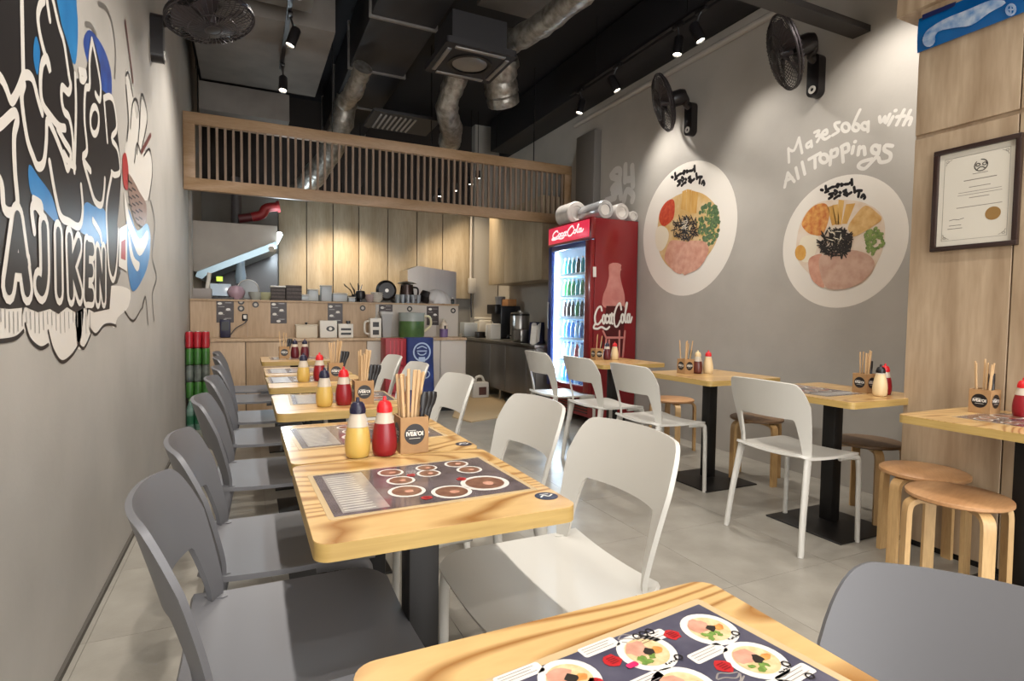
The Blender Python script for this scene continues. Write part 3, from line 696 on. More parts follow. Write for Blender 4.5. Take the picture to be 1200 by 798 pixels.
def draw2(part):
    cm = cropmap(905, 190, 4.56)
    part('sauce', outline(cm, [(150, 330), (230, 225), (370, 200), (500, 220), (590, 290), (600, 420), (560, 540), (480, 650), (300, 680), (200, 600), (130, 500)], 1), mat('print_sauce', '#e2d4c4', .4, c2='#d8bfa4', nscale=9))
    part('kimchi', outline(cm, [(160, 320), (190, 265), (235, 228), (290, 225), (305, 290), (270, 385), (205, 385), (165, 350)], 2), M_kimchi)
    for q in ([(295, 240), (325, 232), (345, 330), (320, 340)], [(322, 230), (352, 225), (358, 335), (340, 335)], [(355, 200), (385, 205), (370, 335), (350, 330)], [(395, 225), (445, 220), (400, 330), (372, 330)]):
        part('bamboo_shoot', lambda b, q=q: b.poly3([cm(u, v, 2) for u, v in q]), M_menma)
    part('fried_slice', outline(cm, [(405, 350), (440, 290), (500, 232), (560, 270), (585, 300), (560, 330), (450, 395), (425, 385)], 3), M_cut)
    part('egg_white', outline(cm, [(165, 400), (245, 395), (240, 460), (210, 525), (160, 530), (140, 470)], 2), M_egg)
    part('egg_yolk', lambda b: b.poly3([cm(152+30*math.cos(2*PI*i/16), 484+42*math.sin(2*PI*i/16), 3) for i in range(16)]), M_yolk)
    part('spring_onion', bits(cm, 545, 425, 52, 75, 55, 3, .011), M_gw1)
    part('pork_slice', outline(cm, [(195, 525), (235, 495), (270, 500), (260, 590), (280, 668), (240, 655), (205, 610)], 4), M_porkp)
    part('pork_slice', outline(cm, [(255, 510), (330, 482), (430, 470), (510, 492), (547, 535), (530, 590), (480, 640), (400, 675), (300, 676), (262, 610)], 5), M_porkw)
    part('nori_shreds', shreds(cm, 345, 430, 88, 72, 130, 6, .012, 22), M_nori)
    part('white_shreds', shreds(cm, 340, 390, 45, 40, 9, 8, .006, 16), M_egg)
def draw1(part):
    cm = cropmap(745, 185, 4.84)
    part('sauce', outline(cm, [(125, 380), (150, 280), (230, 215), (320, 190), (400, 215), (470, 300), (470, 430), (420, 540), (300, 655), (190, 620), (130, 520)], 1), mat('print_noodle', '#cfa765', .4, c2='#dcc49a', nscale=9))
    for q in ([(265, 190), (288, 180), (285, 300), (258, 290)], [(290, 178), (318, 182), (310, 310), (288, 300)], [(320, 185), (355, 195), (345, 315), (312, 312)]):
        part('bamboo_shoot', lambda b, q=q: b.poly3([cm(u, v, 2) for u, v in q]), M_menma)
    part('red_roe', outline(cm, [(133, 350), (145, 290), (180, 245), (215, 238), (222, 290), (210, 350), (160, 388)], 2), M_tom)
    part('egg', outline(cm, [(115, 410), (145, 385), (180, 405), (188, 450), (165, 510), (135, 528), (115, 490)], 3), M_egg)
    part('chives', bits(cm, 415, 370, 58, 125, 110, 2, .016), M_gw2)
    part('chive_ends', bits(cm, 400, 400, 60, 110, 40, 3, .008), M_gw1)
    part('pork_slice', outline(cm, [(165, 560), (195, 475), (250, 470), (300, 490), (275, 600), (265, 655), (225, 648), (180, 600)], 4), M_porkp)
    part('pork_slice', outline(cm, [(290, 490), (330, 470), (395, 478), (415, 530), (365, 620), (300, 655), (270, 652)], 5), M_porkp)
    part('nori_shreds', shreds(cm, 285, 395, 70, 68, 90, 6, .012, 18), M_nori)
    part('white_shreds', shreds(cm, 285, 375, 40, 30, 9, 8, .008, 14), M_egg)
plate('round bowl sticker on the right wall nearer the oak pier', 2.60, 1.685, .455, draw2)
plate('large round bowl sticker on the wall next to the red fridge', 4.13, 1.972, .62, draw1)

cm = cropmap(905, 115, 6.857)
def O(cx, cy, rx, ry): return [(cx+rx*math.cos(2*PI*i/14), cy+ry*math.sin(2*PI*i/14)) for i in range(15)]
SIGN1 = {'M': [[(135, 515), (130, 405)], [(130, 410), (175, 420), (215, 318)], [(215, 318), (228, 380), (240, 440)]], 'a': [[(310, 345), (275, 372), (285, 398), (312, 375)], [(312, 345), (318, 390)]], 'z': [[(340, 275), (378, 262), (355, 305)], [(355, 305), (388, 298), (362, 350)]],
 'e': [[(410, 295), (440, 285), (435, 255), (405, 275), (400, 310), (425, 330), (462, 308)]], 's': [[(540, 195), (502, 205), (515, 242), (535, 265), (485, 298)]], 'o': [O(590, 235, 30, 34)], 'b': [[(705, 95), (665, 180), (645, 245)], O(672, 235, 26, 28)], 'a2': [O(745, 225, 26, 28), [(772, 190), (770, 268)]],
 'w': [[(862, 150), (872, 195), (905, 150)], [(905, 150), (912, 200), (945, 130)]], 'i': [[(970, 150), (935, 215)], [(988, 100), (994, 100)]], 't': [[(1060, 95), (1000, 215)], [(1000, 150), (1062, 143)]], 'h': [[(1110, 100), (1055, 215)], [(1065, 190), (1095, 160), (1118, 165), (1103, 213)]]}
SIGN2 = {'A': [[(100, 715), (125, 600)], [(125, 600), (178, 670)], [(108, 665), (160, 640)]], 'l': [[(190, 560), (210, 645)]], 'l2': [[(240, 515), (262, 610)]], 'T': [[(295, 492), (385, 442)], [(342, 465), (345, 560)]], 'o': [O(415, 485, 32, 34)], 'p': [[(475, 420), (465, 535)], [(470, 430), (520, 408), (518, 460), (475, 475)]],
 'p2': [[(560, 390), (570, 512)], [(555, 390), (605, 368), (612, 420), (570, 440)]], 'i': [[(652, 390), (642, 442)], [(664, 350), (668, 350)]], 'n': [[(690, 455), (700, 392)], [(698, 410), (735, 392), (745, 452)]], 'g': [O(830, 412, 30, 32), [(862, 385), (850, 450), (800, 512), (740, 568), (692, 548), (720, 512), (800, 490)]], 's': [[(965, 385), (912, 380), (902, 418), (950, 450), (938, 500), (872, 515), (855, 482)]]}
def sign(label, letters, wd):
    t = thing('wall_lettering', label, 'lettering', (XR, 2.7, 2.2))
    for ch, sts in letters.items():
        b = MB()
        for st in sts:
            P = [cm(u, v) for u, v in st]; P = smooth(P, 4) if len(P) > 2 else P
            b.ribbon(P, wd, NX)
        bmesh.ops.transform(b.bm, matrix=Matrix.Translation((-XR, -2.7, -2.2)), verts=b.bm.verts[:])
        b.build('letter', M_wprint, t, flat=True)
sign('white hand painted upper line of wall lettering, Mazesoba with', SIGN1, .022)
sign('white hand painted lower line of wall lettering, All Toppings', SIGN2, .025)
cm = cropmap(640, 130, 5.7)
t = thing('wall_lettering', 'partly hidden white brush lettering on the wall above the fridge', 'lettering', (XR, 5.1, 2.4))
for sts in ([[(435, 430), (465, 395), (495, 400), (490, 470), (500, 580)], [(440, 440), (480, 455)], [(440, 520), (465, 495), (480, 540), (445, 545)], [(400, 600), (460, 580)]], [[(530, 365), (528, 470)], [(575, 370), (580, 500)], [(530, 460), (580, 455)], [(520, 600), (540, 530), (580, 560), (575, 600)]]):
    b = MB()
    for st in sts: P = [cm(u, v) for u, v in st]; b.ribbon(smooth(P, 4) if len(P) > 2 else P, .075, NX)
    bmesh.ops.transform(b.bm, matrix=Matrix.Translation((-XR, -5.1, -2.4)), verts=b.bm.verts[:]); b.build('letter', mat('wall_letter_grey', '#d2cec8', .5), t, flat=True)

# ---------------------------------------------------------------- mural on the left wall
def Wl(px, py, k=0): v = onx(px, py, XL); v.x = XL + EPS*(k+1); return v
mur = thing('wall_mural', 'painted mural with black brush characters, AJIKEN lettering and noodle bowl on the left wall', 'mural', (XL, 2.6, 1.0))
minv = Matrix.Translation((-XL, -2.6, -1.0)); PXN = (1, 0, 0)
def mp(name, m, polys=(), strokes=(), wd=.05, k=0, par=None, sm=4):
    b = MB()
    for q in polys: b.poly3([Wl(u, v, k) for u, v in q] if sm == 0 else smooth([Wl(u, v, k) for u, v in q], sm, closed=True))
    for q in strokes:
        P = [Wl(u, v, k) for u, v in q]; b.ribbon(smooth(P, 5) if len(P) > 2 else P, wd, PXN)
    bmesh.ops.transform(b.bm, matrix=minv, verts=b.bm.verts[:]); return b.build(name, m, par or mur, flat=True)
M_mblk = mat('mural_black', '#1c1818', .42); M_mwht = mat('mural_white', '#e2ddd4', .35); M_mblu = mat('mural_blue', '#1f6fae', .35, c2='#2a86c4', nscale=6); M_mnav = mat('mural_navy', '#2b3f86', .35, c2='#2f57a8', nscale=10); M_mgr = mat('mural_grey', '#9a9792', .4)
M_mredm = mat('mural_red', '#a83232', .4); M_mbrn = mat('mural_brown', '#8d7366', .4)
# clouds under the lettering
clouds = [[(-40, 350), (-40, 392), (-10, 400), (14, 397), (26, 392), (33, 378), (33, 350)], [(28, 352), (29, 384), (38, 402), (48, 408), (56, 405), (60, 392), (58, 352)], [(54, 352), (56, 392), (62, 412), (72, 424), (82, 418), (92, 405), (96, 385), (95, 352)], [(90, 352), (90, 404), (97, 408), (104, 398), (110, 384), (112, 352)], [(104, 352), (104, 386), (112, 392), (120, 384), (128, 380), (134, 384), (138, 372), (150, 360), (152, 340), (130, 335)]]
mp('cloud', M_mwht, clouds, k=0)
for q in ([(-40, 396), (-10, 400), (16, 397), (27, 388)], [(29, 380), (35, 398), (47, 408), (56, 404)], [(56, 388), (62, 410), (72, 424), (84, 416), (93, 402)], [(91, 402), (98, 408), (106, 392)], [(105, 385), (112, 392), (121, 382), (129, 380), (136, 382)], [(146, 365), (156, 376), (165, 362)]): mp('cloud_outline', M_mblk, strokes=[q], wd=.012, k=1)
b = [[(x, 366 if x > 5 else 362), (x+.5, 366 + 10 + 14*abs(math.sin(x*.11)))] for x in range(-30, 110, 5)]
mp('cloud_hatching', M_mgr, strokes=b, wd=.006, k=1)['kind'] = 'stuff'
mp('blue_ground', M_mblu, [[(60, -30), (84, -30), (90, 10), (91, 45), (88, 75), (80, 62), (70, 30)]], k=0)
mp('navy_ground', M_mnav, [[(99, 60), (98, 45), (104, 35), (113, 43), (123, 60), (130, 85), (130, 115), (120, 112), (108, 90)]], k=0)
mp('black_ground', M_mblk, [[(-60, -30), (60, -30), (66, 0), (72, 30), (80, 55), (86, 80), (88, 92), (95, 92), (100, 84), (103, 70), (105, 48), (110, 50), (117, 75), (119, 105), (127, 112), (134, 120), (137, 150), (139, 170), (142, 200), (140, 235), (137, 262), (139, 290), (141, 320), (137, 332), (130, 335), (128, 362), (110, 366), (100, 360), (88, 366), (78, 360), (68, 368), (58, 362), (44, 366), (30, 360), (10, 362), (-60, 356)]], k=1, sm=0)
for q in ([(41, 42), (46, 60), (43, 88), (38, 65)], [(33, 193), (45, 208), (60, 230), (68, 262), (50, 245), (35, 225)], [(93, 268), (99, 238), (110, 242), (123, 248), (124, 285), (112, 288), (100, 276)]): mp('blue_patch_and_glare', M_mblu, [q], k=2)  # painted blue; the last patch also takes in the tube lamp's glare
S = [[(24, -10), (25, 40), (26, 88)], [(26, 88), (20, 105), (12, 118), (6, 104), (0, 92), (-12, 80)], [(-12, 152), (0, 145), (15, 132), (19, 140), (15, 160), (16, 200), (19, 240), (12, 249), (3, 243), (0, 215), (-10, 200)], [(54, 2), (57, 22)], [(50, 0), (46, 5), (43, 20), (47, 47), (57, 82), (54, 68), (48, 75), (46, 100), (49, 122), (58, 136), (68, 148), (75, 150)], [(60, -5), (68, 30), (74, 50), (80, 90), (82, 100), (79, 108), (72, 102), (71, 115), (74, 130), (80, 138), (84, 160), (85, 190)],
     [(26, 88), (33, 88), (38, 95), (43, 115), (48, 132)], [(27, 98), (24, 115), (30, 160), (37, 182), (43, 195), (50, 190), (53, 165), (54, 142), (60, 150), (72, 180), (78, 198), (82, 180), (74, 165), (66, 150)], [(87, 88), (88, 130), (86, 200)], [(107, 47), (104, 70), (104, 100), (99, 105), (98, 140), (101, 175), (96, 185), (105, 200)], [(107, 47), (112, 70), (117, 100), (116, 117), (111, 110)], O(110, 141, 5, 16), [(121, 115), (128, 113), (133, 122), (136, 150), (130, 162), (137, 175), (140, 200), (134, 205), (130, 202)], [(121, 115), (123, 140), (125, 165)],
     [(57, 190), (63, 225), (70, 253), (80, 260), (92, 265), (96, 246), (94, 218)], [(97, 190), (103, 212), (110, 235), (118, 240), (121, 225), (122, 210)], [(130, 205), (124, 240), (125, 280), (127, 315), (132, 328), (136, 310), (138, 270)], [(39, 271), (36, 246), (40, 240), (47, 249), (47, 240), (38, 234)], [(92, 83), (100, 86), (97, 94), (93, 92)], [(74, 180), (80, 190), (87, 195)], [(108, 258), (116, 272), (118, 282)]]
mp('white_brush_outline', M_mwht, strokes=S, wd=.028, k=3)
L = {'A': [[(8.5, 334), (19, 258)], [(19, 258), (30, 337)], [(13, 307), (27, 309)]], 'J': [[(50, 268), (51, 318), (48, 336), (44, 333)]], 'I': [[(67, 275), (68, 340)]], 'K': [[(80, 281), (82, 343)], [(91, 287), (82.5, 312)], [(83, 312), (92, 343)]], 'E': [[(101, 289), (100, 346)], [(101, 291), (107, 292)], [(100.5, 317), (106, 317)], [(100, 345), (106.5, 346)]], 'N': [[(113.5, 348), (113.5, 297)], [(113.5, 297), (120.5, 348)], [(120.5, 348), (120.5, 297)]]}
for ch, sts in L.items():
    a = mp('letter', M_mwht, strokes=sts, wd=.098, k=4)
    mp('letter_infill', M_mblk, strokes=sts, wd=.052, k=5, par=a)
# noodle bowl to the right of the characters
mp('bowl', M_mblu, [[(150, 245), (160, 270), (172, 262), (176, 280), (173, 310), (164, 332), (155, 341), (150, 320), (147, 280)]], k=2)
mp('bowl_band', M_mwht, [[(145, 225), (152, 255), (163, 280), (172, 270), (172, 285), (163, 300), (154, 280), (147, 255)], [(150, 270), (156, 300), (163, 308), (160, 318), (152, 300)]], k=3)
mp('noodles', M_mbrn, [[(149, 205), (155, 210), (163, 225), (171, 240), (170, 262), (160, 262), (152, 240)]], k=3)
mp('noodle_lines', M_mblk, strokes=[[(150+dx, 212+dx*2+3*j), (154+dx, 215+dx*2+3*j)] for dx in range(0, 16, 4) for j in range(0, 12, 3)], wd=.008, k=4)
mp('red_side', M_mredm, [[(143, 185), (147, 180), (150, 200), (149, 222), (144, 215)]], k=3)
mp('toppings', M_mwht, [[(146, 178), (148, 160), (150, 145), (147, 90), (150, 85), (156, 115), (160, 140), (164, 120), (168, 118), (172, 140), (168, 175), (175, 178), (178, 200), (172, 235), (160, 220), (150, 205)]], k=1)
mp('topping_outline', M_mblk, strokes=[[(147, 88), (150, 86), (155, 112)], [(148, 165), (150, 140), (147, 100)], [(152, 150), (155, 120), (160, 118), (163, 140), (160, 180)], [(163, 150), (165, 112), (169, 118), (172, 140), (166, 172)], [(168, 182), (175, 175), (178, 200), (174, 235)], [(157, 190), (160, 168), (164, 178)], [(176, 235), (181, 262), (178, 300), (183, 325), (178, 345), (180, 375)], [(166, 362), (170, 348), (173, 380)]], wd=.014, k=4)
mp('chopstick', mat('mural_maroon', '#6d3f3a', .4), strokes=[[(146, 26), (152, 70), (155, 95)], [(165, 178), (176, 158)]], wd=.03, k=5)
mp('cloud_line', mat('mural_line_grey', '#77726c', .4), strokes=[[(115, 4), (124, 10), (131, 28), (135, 60), (134, 90)], [(100, 28), (106, 30), (112, 40)]], wd=.02, k=2)
sl_ = mp('seal', M_mwht, [[(139, 268), (148, 262), (148, 318), (138, 312)]], k=5, sm=0)
mp('seal_mark', M_mredm, [[(141, 283), (146, 280), (146, 305), (140.5, 303)]], k=6, par=sl_, sm=0)
# ================================================================ on the oak pier
def PX(px, py, off=0): v = onx(px, py, XP); v.x = XP - off; return v
a_ = PX(1097, 178); c_ = PX(1195, 289); yc, zc = (a_.y+c_.y)/2, (1.973+1.487)/2; cw, chh = 1.66-1.312, .486
t = thing('certificate_frame', 'dark framed certificate with gold seal on the oak pier', 'certificate', (XP, yc, zc))
M = plane_M((0, 0, 0), (0, -1, 0), (0, 0, 1)); M_fr = mat('frame_brown', '#2e1d18', .35, coat=.2); fw = .022
for s in (-1, 1):
    b = MB(); b.box((-.012, 0, s*(chh/2-fw/2)), (.024, cw, fw), bev=.003); b.build('frame_bar', M_fr, t)
    b = MB(); b.box((-.012, s*(cw/2-fw/2), 0), (.024, fw, chh-2*fw+.002), bev=.003); b.build('frame_bar', M_fr, t)
pap = MB().box2((-.008, -(cw/2-fw), -(chh/2-fw)), (-.004, cw/2-fw, chh/2-fw)).build('paper', mat('paper_white', '#d3ccbd', .6), t)
def flatp(name, pts_list, m, par, off, M=M, strokes=None, wd=.002):
    b = MB()
    for p in pts_list: b.poly3([M @ Vector((u, v, 0)) + Vector((-off, 0, 0)) for u, v in p])
    for i, s in enumerate(strokes or []): b.ribbon([M @ Vector((u, v, 0)) + Vector((-off-i*2e-5, 0, 0)) for u, v in s], wd, NX)
    return b.build(name, m, par, flat=True)
M_ink = mat('ink_dark', '#3a3430', .6); M_inkg = mat('ink_grey', '#8a8378', .6)
flatp('paper_border', [], M_inkg, pap, .0085, strokes=[[(-.13, -.195), (.13, -.195)], [(-.13, .195), (.13, .195)], [(-.13, -.195), (-.13, .195)], [(.13, -.195), (.13, .195)]], wd=.0016)
flatp('emblem', [], M_ink, pap, .009, strokes=[[(.02+.026*math.cos(q*PI/8), .138+.026*math.sin(q*PI/8)) for q in range(6, 16)], [(.02+.026*math.cos(q*PI/8), .138+.026*math.sin(q*PI/8)) for q in range(-1, 5)], O(.008, .142, .008, .006), O(.034, .142, .008, .006), [(.006, .122), (.016, .13), (.026, .13), (.036, .122)]], wd=.004)
for y0, w0, h0 in ((.104, .06, .003), (.078, .13, .004), (.045, .085, .003), (.024, .17, .0022), (.012, .175, .0022), (-.004, .08, .003), (-.045, .18, .003)):
    flatp('text_line', [[(.018-w0/2, y0-h0/2), (.018+w0/2, y0-h0/2), (.018+w0/2, y0+h0/2), (.018-w0/2, y0+h0/2)]], M_inkg, pap, .0085)
flatp('signature', [], M_ink, pap, .0086, strokes=[[(-.10, -.10), (-.08, -.096), (-.06, -.10), (-.04, -.095)], [(-.10, -.125), (-.05, -.125)], [(-.105, -.14), (-.045, -.14)]], wd=.002)
flatp('gold_seal', [circ(.03, 28, .075, -.09)], mat('seal_gold', '#a8834f', .4, metal=.4), pap, .0088)
for sx in (-1, 1):
    for sy in (-1, 1): flatp('corner_ornament', [], M_inkg, pap, .0087, strokes=[[(sx*.125, sy*.165), (sx*.118, sy*.18), (sx*.10, sy*.188)], O(sx*.118, sy*.182, .006, .005)], wd=.002)

# blue printed pouch pinned over the pier
t = thing('blue_banner', 'blue glossy banner with white splash print at top right', 'banner', (XP, 1.2, 2.49))
M_blue = mat('banner_blue', '#0d5f9e', .15, c2='#0a4a86', nscale=5, coat=.8); M_spl = mat('banner_splash', '#b8c4d2', .2, c2='#5b86b8', nscale=22, coat=.6)
yL = 1.757; b = MB()
def BB(px, py, k=0): v = onx(px, py, XP-.02); v.x = XP-.0285-.0008*k; return v - Vector((XP, 1.2, 2.49))
z0, z1 = 0.0, .165
def bsh(u, v): return Vector((-.013 - .006*math.sin(PI*v), (yL-1.2) - u*1.1, z0 + (z1)*v))
MB().shell(bsh, 16, 6, .01).build('banner_sheet', M_blue, t)
for q in ([(1083, 47), (1086, 38), (1096, 30), (1110, 22), (1135, 12), (1165, 0), (1180, 4), (1160, 16), (1140, 30), (1120, 33), (1100, 38), (1095, 50), (1086, 53)],):
    b = MB(); b.poly3(smooth([BB(u, v, 1) for u, v in q], 3, closed=True)); b.build('splash', M_spl, t, flat=True)
b = MB(); b.ribbon([BB(u, v, 2) for u, v in O(1090, 47, 6, 7)], .012, NX); b.build('ring', M_spl, t, flat=True)
b = MB(); b.ribbon([BB(u, v, 2) for u, v in O(1186, 12, 5, 6)], .01, NX); b.ribbon([BB(1186, 7, 3), BB(1186, 17, 3)], .006, NX); b.ribbon([BB(1181, 12, 4), BB(1191, 12, 4)], .006, NX); b.build('round_mark', M_spl, t, flat=True)
b = MB(); b.poly3([BB(1082, 24, 1), BB(1120, 8, 1), BB(1122, 2, 1), BB(1082, 18, 1)]); b.build('dark_strip', mat('banner_dark', '#1a2350', .3), t, flat=True)

# ================================================================ wall fans
def fan(name, label, base, centre, nrm, r, mount):
    t = thing(name, label, 'fan', base); B = Vector(base); C = Vector(centre)-B; n = Vector(nrm).normalized(); M = Matrix.Translation(C) @ n.to_track_quat('Z', 'Y').to_matrix().to_4x4()
    M_fb = mat('fan_black', '#1b1718', .3); M_fw = mat('fan_wire', '#2c2729', .4)
    mx = Vector(mount)
    b = MB(); b.prism(rrect(.095, .30, .045, 6), .07, plane_M((0, 0, -.10), mx.cross(Vector((0, 0, 1))) * -1, (0, 0, 1)) if True else None); body = b.build('wall_base', M_fb, t)
    b = MB(); Mz = plane_M(mx*.0711 + Vector((0, 0, -.20)), Vector((0, 0, 1)).cross(mx), (0, 0, 1)); b.lathe([(.012, 0), (.028, 0), (.028, .004), (.012, .004)], 20, Mz); b.build('dial', mat('fan_dial', '#d8d4cc', .4), body)
    back = M @ Vector((0, 0, -.20))
    b = MB(); b.tube(smooth([mx*.05, mx*.10 + Vector((0, 0, .03)), back*.6 + mx*.02, back], 4), .028, 12); b.build('neck', M_fb, t)
    b = MB(); b.lathe([(0, -.22), (.055, -.21), (.07, -.17), (.07, -.09), (.05, -.065), (0, -.06)], 24, M); b.build('motor', M_fb, t)
    b = MB()
    for q in range(5):
        R_ = Matrix.Rotation(2*PI*q/5, 4, 'Z')
        def bl(u, v): rr = .035 + (r*.86-.035)*u; a = (v-.5)*(.95 - .25*u) + .25*u; return M @ R_ @ Vector((rr*math.cos(a), rr*math.sin(a), .028*(v-.5)*2))
        b.shell(bl, 6, 5, .003)
    b.lathe([(0, .035), (.03, .03), (.036, 0), (.036, -.05)], 20, M)
    b.build('blades', mat('fan_blade', '#3a3335', .35), t)
    b = MB()
    ring = lambda rr, z, w_: b.tube([M @ Vector((rr*math.cos(2*PI*i/40), rr*math.sin(2*PI*i/40), z)) for i in range(41)], w_, 6, cap=False)
    ring(r, 0, .008); ring(r*.995, -.02, .006); ring(r*.55, .052, .003); ring(.045, .062, .006); ring(r*.55, -.07, .003)
    for i in range(44):
        a = 2*PI*i/44; ca, sa = math.cos(a), math.sin(a)
        b.tube([M @ Vector((q*ca, q*sa, z)) for q, z in ((.045, .062), (r*.55, .052), (r*.88, .03), (r, 0), (r*.88, -.045), (r*.55, -.07), (.06, -.08))], .0018, 4)
    b.build('cage', M_fw, t)
    b = MB(); b.lathe([(0, .07), (.045, .066), (.045, .058)], 20, M); b.build('badge', M_fb, t)
    return t
fan('wall_fan', 'large black wall fan on the right wall nearest the camera', (XR, 2.80, 2.98), (3.40, 2.84, 3.0), (-.76, .55, -.33), .25, (-1, 0, 0))
fan('wall_fan', 'black wall fan on the right wall above the large bowl sticker', (XR, 4.06, 3.06), (3.41, 4.12, 3.08), (-.82, .48, -.30), .25, (-1, 0, 0))
fan('wall_fan', 'dark wall fan tilted down on the left wall under the duct', (XL, 4.3, 2.98), (-.19, 4.02, 2.94), (.22, -.12, -.97), .25, (1, 0, 0))

# ================================================================ drinks fridge
FX0, FX1, FY0, FY1, FZ = 3.13, 3.705, 4.815, 5.70, 2.14
t = thing('drinks_fridge', 'tall red glass door drinks fridge with white script logo', 'fridge', ((FX0+FX1)/2, (FY0+FY1)/2, 0)); fo = Vector(t.location)
def FB(name, a, b_, m, bev=0, par=None): return MB().box2(Vector(a)-fo, Vector(b_)-fo, bev=bev).build(name, m, par or t)
FB('side_panel', (FX0+.05, FY0, .10), (FX1, FY0+.03, FZ), M_red, .003); FB('side_panel', (FX0+.05, FY1-.03, .10), (FX1, FY1, FZ), M_red, .003)
M_lin = mat('fridge_liner', '#c9dcea', .4)
FB('back_panel', (FX1-.03, FY0+.03, .10), (FX1, FY1-.03, FZ), M_lin); FB('top_panel', (FX0+.05, FY0+.03, FZ-.03), (FX1-.03, FY1-.03, FZ), M_red)
FB('liner_side', (FX0+.06, FY1-.036, .34), (FX1-.03, FY1-.03, FZ-.04), M_lin); FB('liner_side', (FX0+.06, FY0+.03, .34), (FX1-.03, FY0+.036, FZ-.04), M_lin)
FB('machine_bay', (FX0+.05, FY0+.03, .10), (FX1-.03, FY1-.03, .34), M_red)
b = MB()
for k in range(6): b.box(Vector((FX0+.048, (FY0+FY1)/2, .14+.03*k))-fo, (.008, .7, .012))
b.build('vent_grille', M_blackpl, t)
for y in (FY0+.08, FY1-.08):
    for x in (FX0+.12, FX1-.08): MB().tube([Vector((x, y, 0))-fo, Vector((x, y, .10))-fo], .022, 10).build('foot', M_blackpl, t)
FB('header_box', (FX0-.005, FY0-.004, 1.93), (FX0+.05, FY1+.004, FZ+.004), M_red, .004)
M_head = mat('header_glow', '#d0304a', .3, emit=.7); M_hlet = mat('header_letter', '#f4e6e4', .4, emit=.8)
hd = FB('header_panel', (FX0-.012, FY0+.03, 1.95), (FX0-.005, FY1-.02, FZ-.015), M_head, .002)
M_frame = mat('fridge_frame', '#5e1018', .35)
M_dfr = mat('door_frame_blue', '#1f3170', .35)
FB('door_frame', (FX0, FY0+.004, .36), (FX0+.045, FY0+.11, 1.92), M_red, .004); FB('door_frame', (FX0, FY1-.075, .36), (FX0+.045, FY1-.004, 1.92), M_dfr, .004)
FB('door_frame', (FX0, FY0+.11, .36), (FX0+.045, FY1-.075, .42), M_red, .004); FB('door_frame', (FX0, FY0+.11, 1.865), (FX0+.045, FY1-.075, 1.92), M_dfr, .004)
M_glass = mat('fridge_glass', '#dfeaf0', .03, alpha=.10, spec=.6)
FB('door_glass', (FX0+.02, FY0+.11, .42), (FX0+.026, FY1-.075, 1.865), M_glass)
MB().tube([Vector((FX0-.025, FY1-.055, 1.0))-fo, Vector((FX0-.03, FY1-.055, 1.15))-fo, Vector((FX0-.025, FY1-.055, 1.3))-fo], .010, 10).build('door_handle', M_steel, t)
M_led = mat('fridge_led', '#d8eeff', .4, emit=9)
FB('light_strip', (FX0+.055, FY1-.10, .42), (FX0+.075, FY1-.035, 1.86), M_led); FB('light_strip', (FX0+.06, FY0+.14, FZ-.045), (FX0+.09, FY1-.10, FZ-.031), M_led)
lt = bpy.data.lights.new('fridge_light', 'AREA'); lt.energy = 24; lt.color = (.72, .88, 1); lt.shape = 'RECTANGLE'; lt.size = .05; lt.size_y = 1.4
lo = bpy.data.objects.new('fridge_light', lt); col.objects.link(lo); lo.parent = t; lo.location = Vector((FX0+.10, FY1-.12, 1.15))-fo; lo.rotation_euler = Vector((.55, -.8, 0)).to_track_quat('-Z', 'Y').to_euler()
SH = [.40, .66, .90, 1.13, 1.36, 1.60]
M_shelf = mat('shelf_wire', '#cfe4f2', .35)
for z in SH:
    b = MB(); b.box2(Vector((FX0+.09, FY0+.04, z-.012))-fo, Vector((FX1-.04, FY1-.04, z))-fo); b.box2(Vector((FX0+.08, FY0+.04, z-.012))-fo, Vector((FX0+.09, FY1-.04, z+.014))-fo); b.build('shelf', M_shelf, t)
# white bottle drawing on the side towards the camera
def FS(px, py, k=0): v = ony(px, py, FY0); v.y = FY0 - .0012*(k+1); return v - fo
M_bot1 = mat('print_bottle_pink', '#b9716a', .35, c2='#c98a80', nscale=8); M_bot2 = mat('print_bottle_dark', '#4a0f12', .3); NY = (0, -1, 0)
def fs(u, v, k=0): return FS(640+u/4.69, 260+v/4.69, k)
bt = MB(); bt.poly3(smooth([fs(u, v) for u, v in ((348, 232), (408, 232), (406, 290), (415, 340), (430, 400), (432, 450), (428, 470), (318, 470), (312, 410), (330, 360), (345, 300))], 3, closed=True)); bo = bt.build('bottle_graphic', M_bot1, t, flat=True)
bt = MB(); bt.poly3([fs(u, v, 1) for u, v in ((330, 462), (425, 462), (430, 560), (420, 640), (418, 740), (325, 740), (312, 640), (318, 560))]); bt.build('cola_graphic', M_bot2, bo, flat=True)
bt = MB()
for st in ([(312, 600), (330, 640), (318, 745)], [(402, 600), (400, 740)], [(432, 600), (420, 740)], [(330, 636), (420, 636)], [(345, 650), (345, 740)], [(348, 240), (408, 240)], [(348, 262), (408, 262)]):
    bt.ribbon([fs(u, v, 2) for u, v in st], .022, NY)
bt.build('bottle_highlights', M_bot1, bo, flat=True)
FS_label = MB(); FS_label.poly3([fs(u, v, 1) for u, v in ((257, 247), (275, 247), (275, 303), (257, 303))]); FS_label.build('rating_label', M_wprint, t, flat=True)
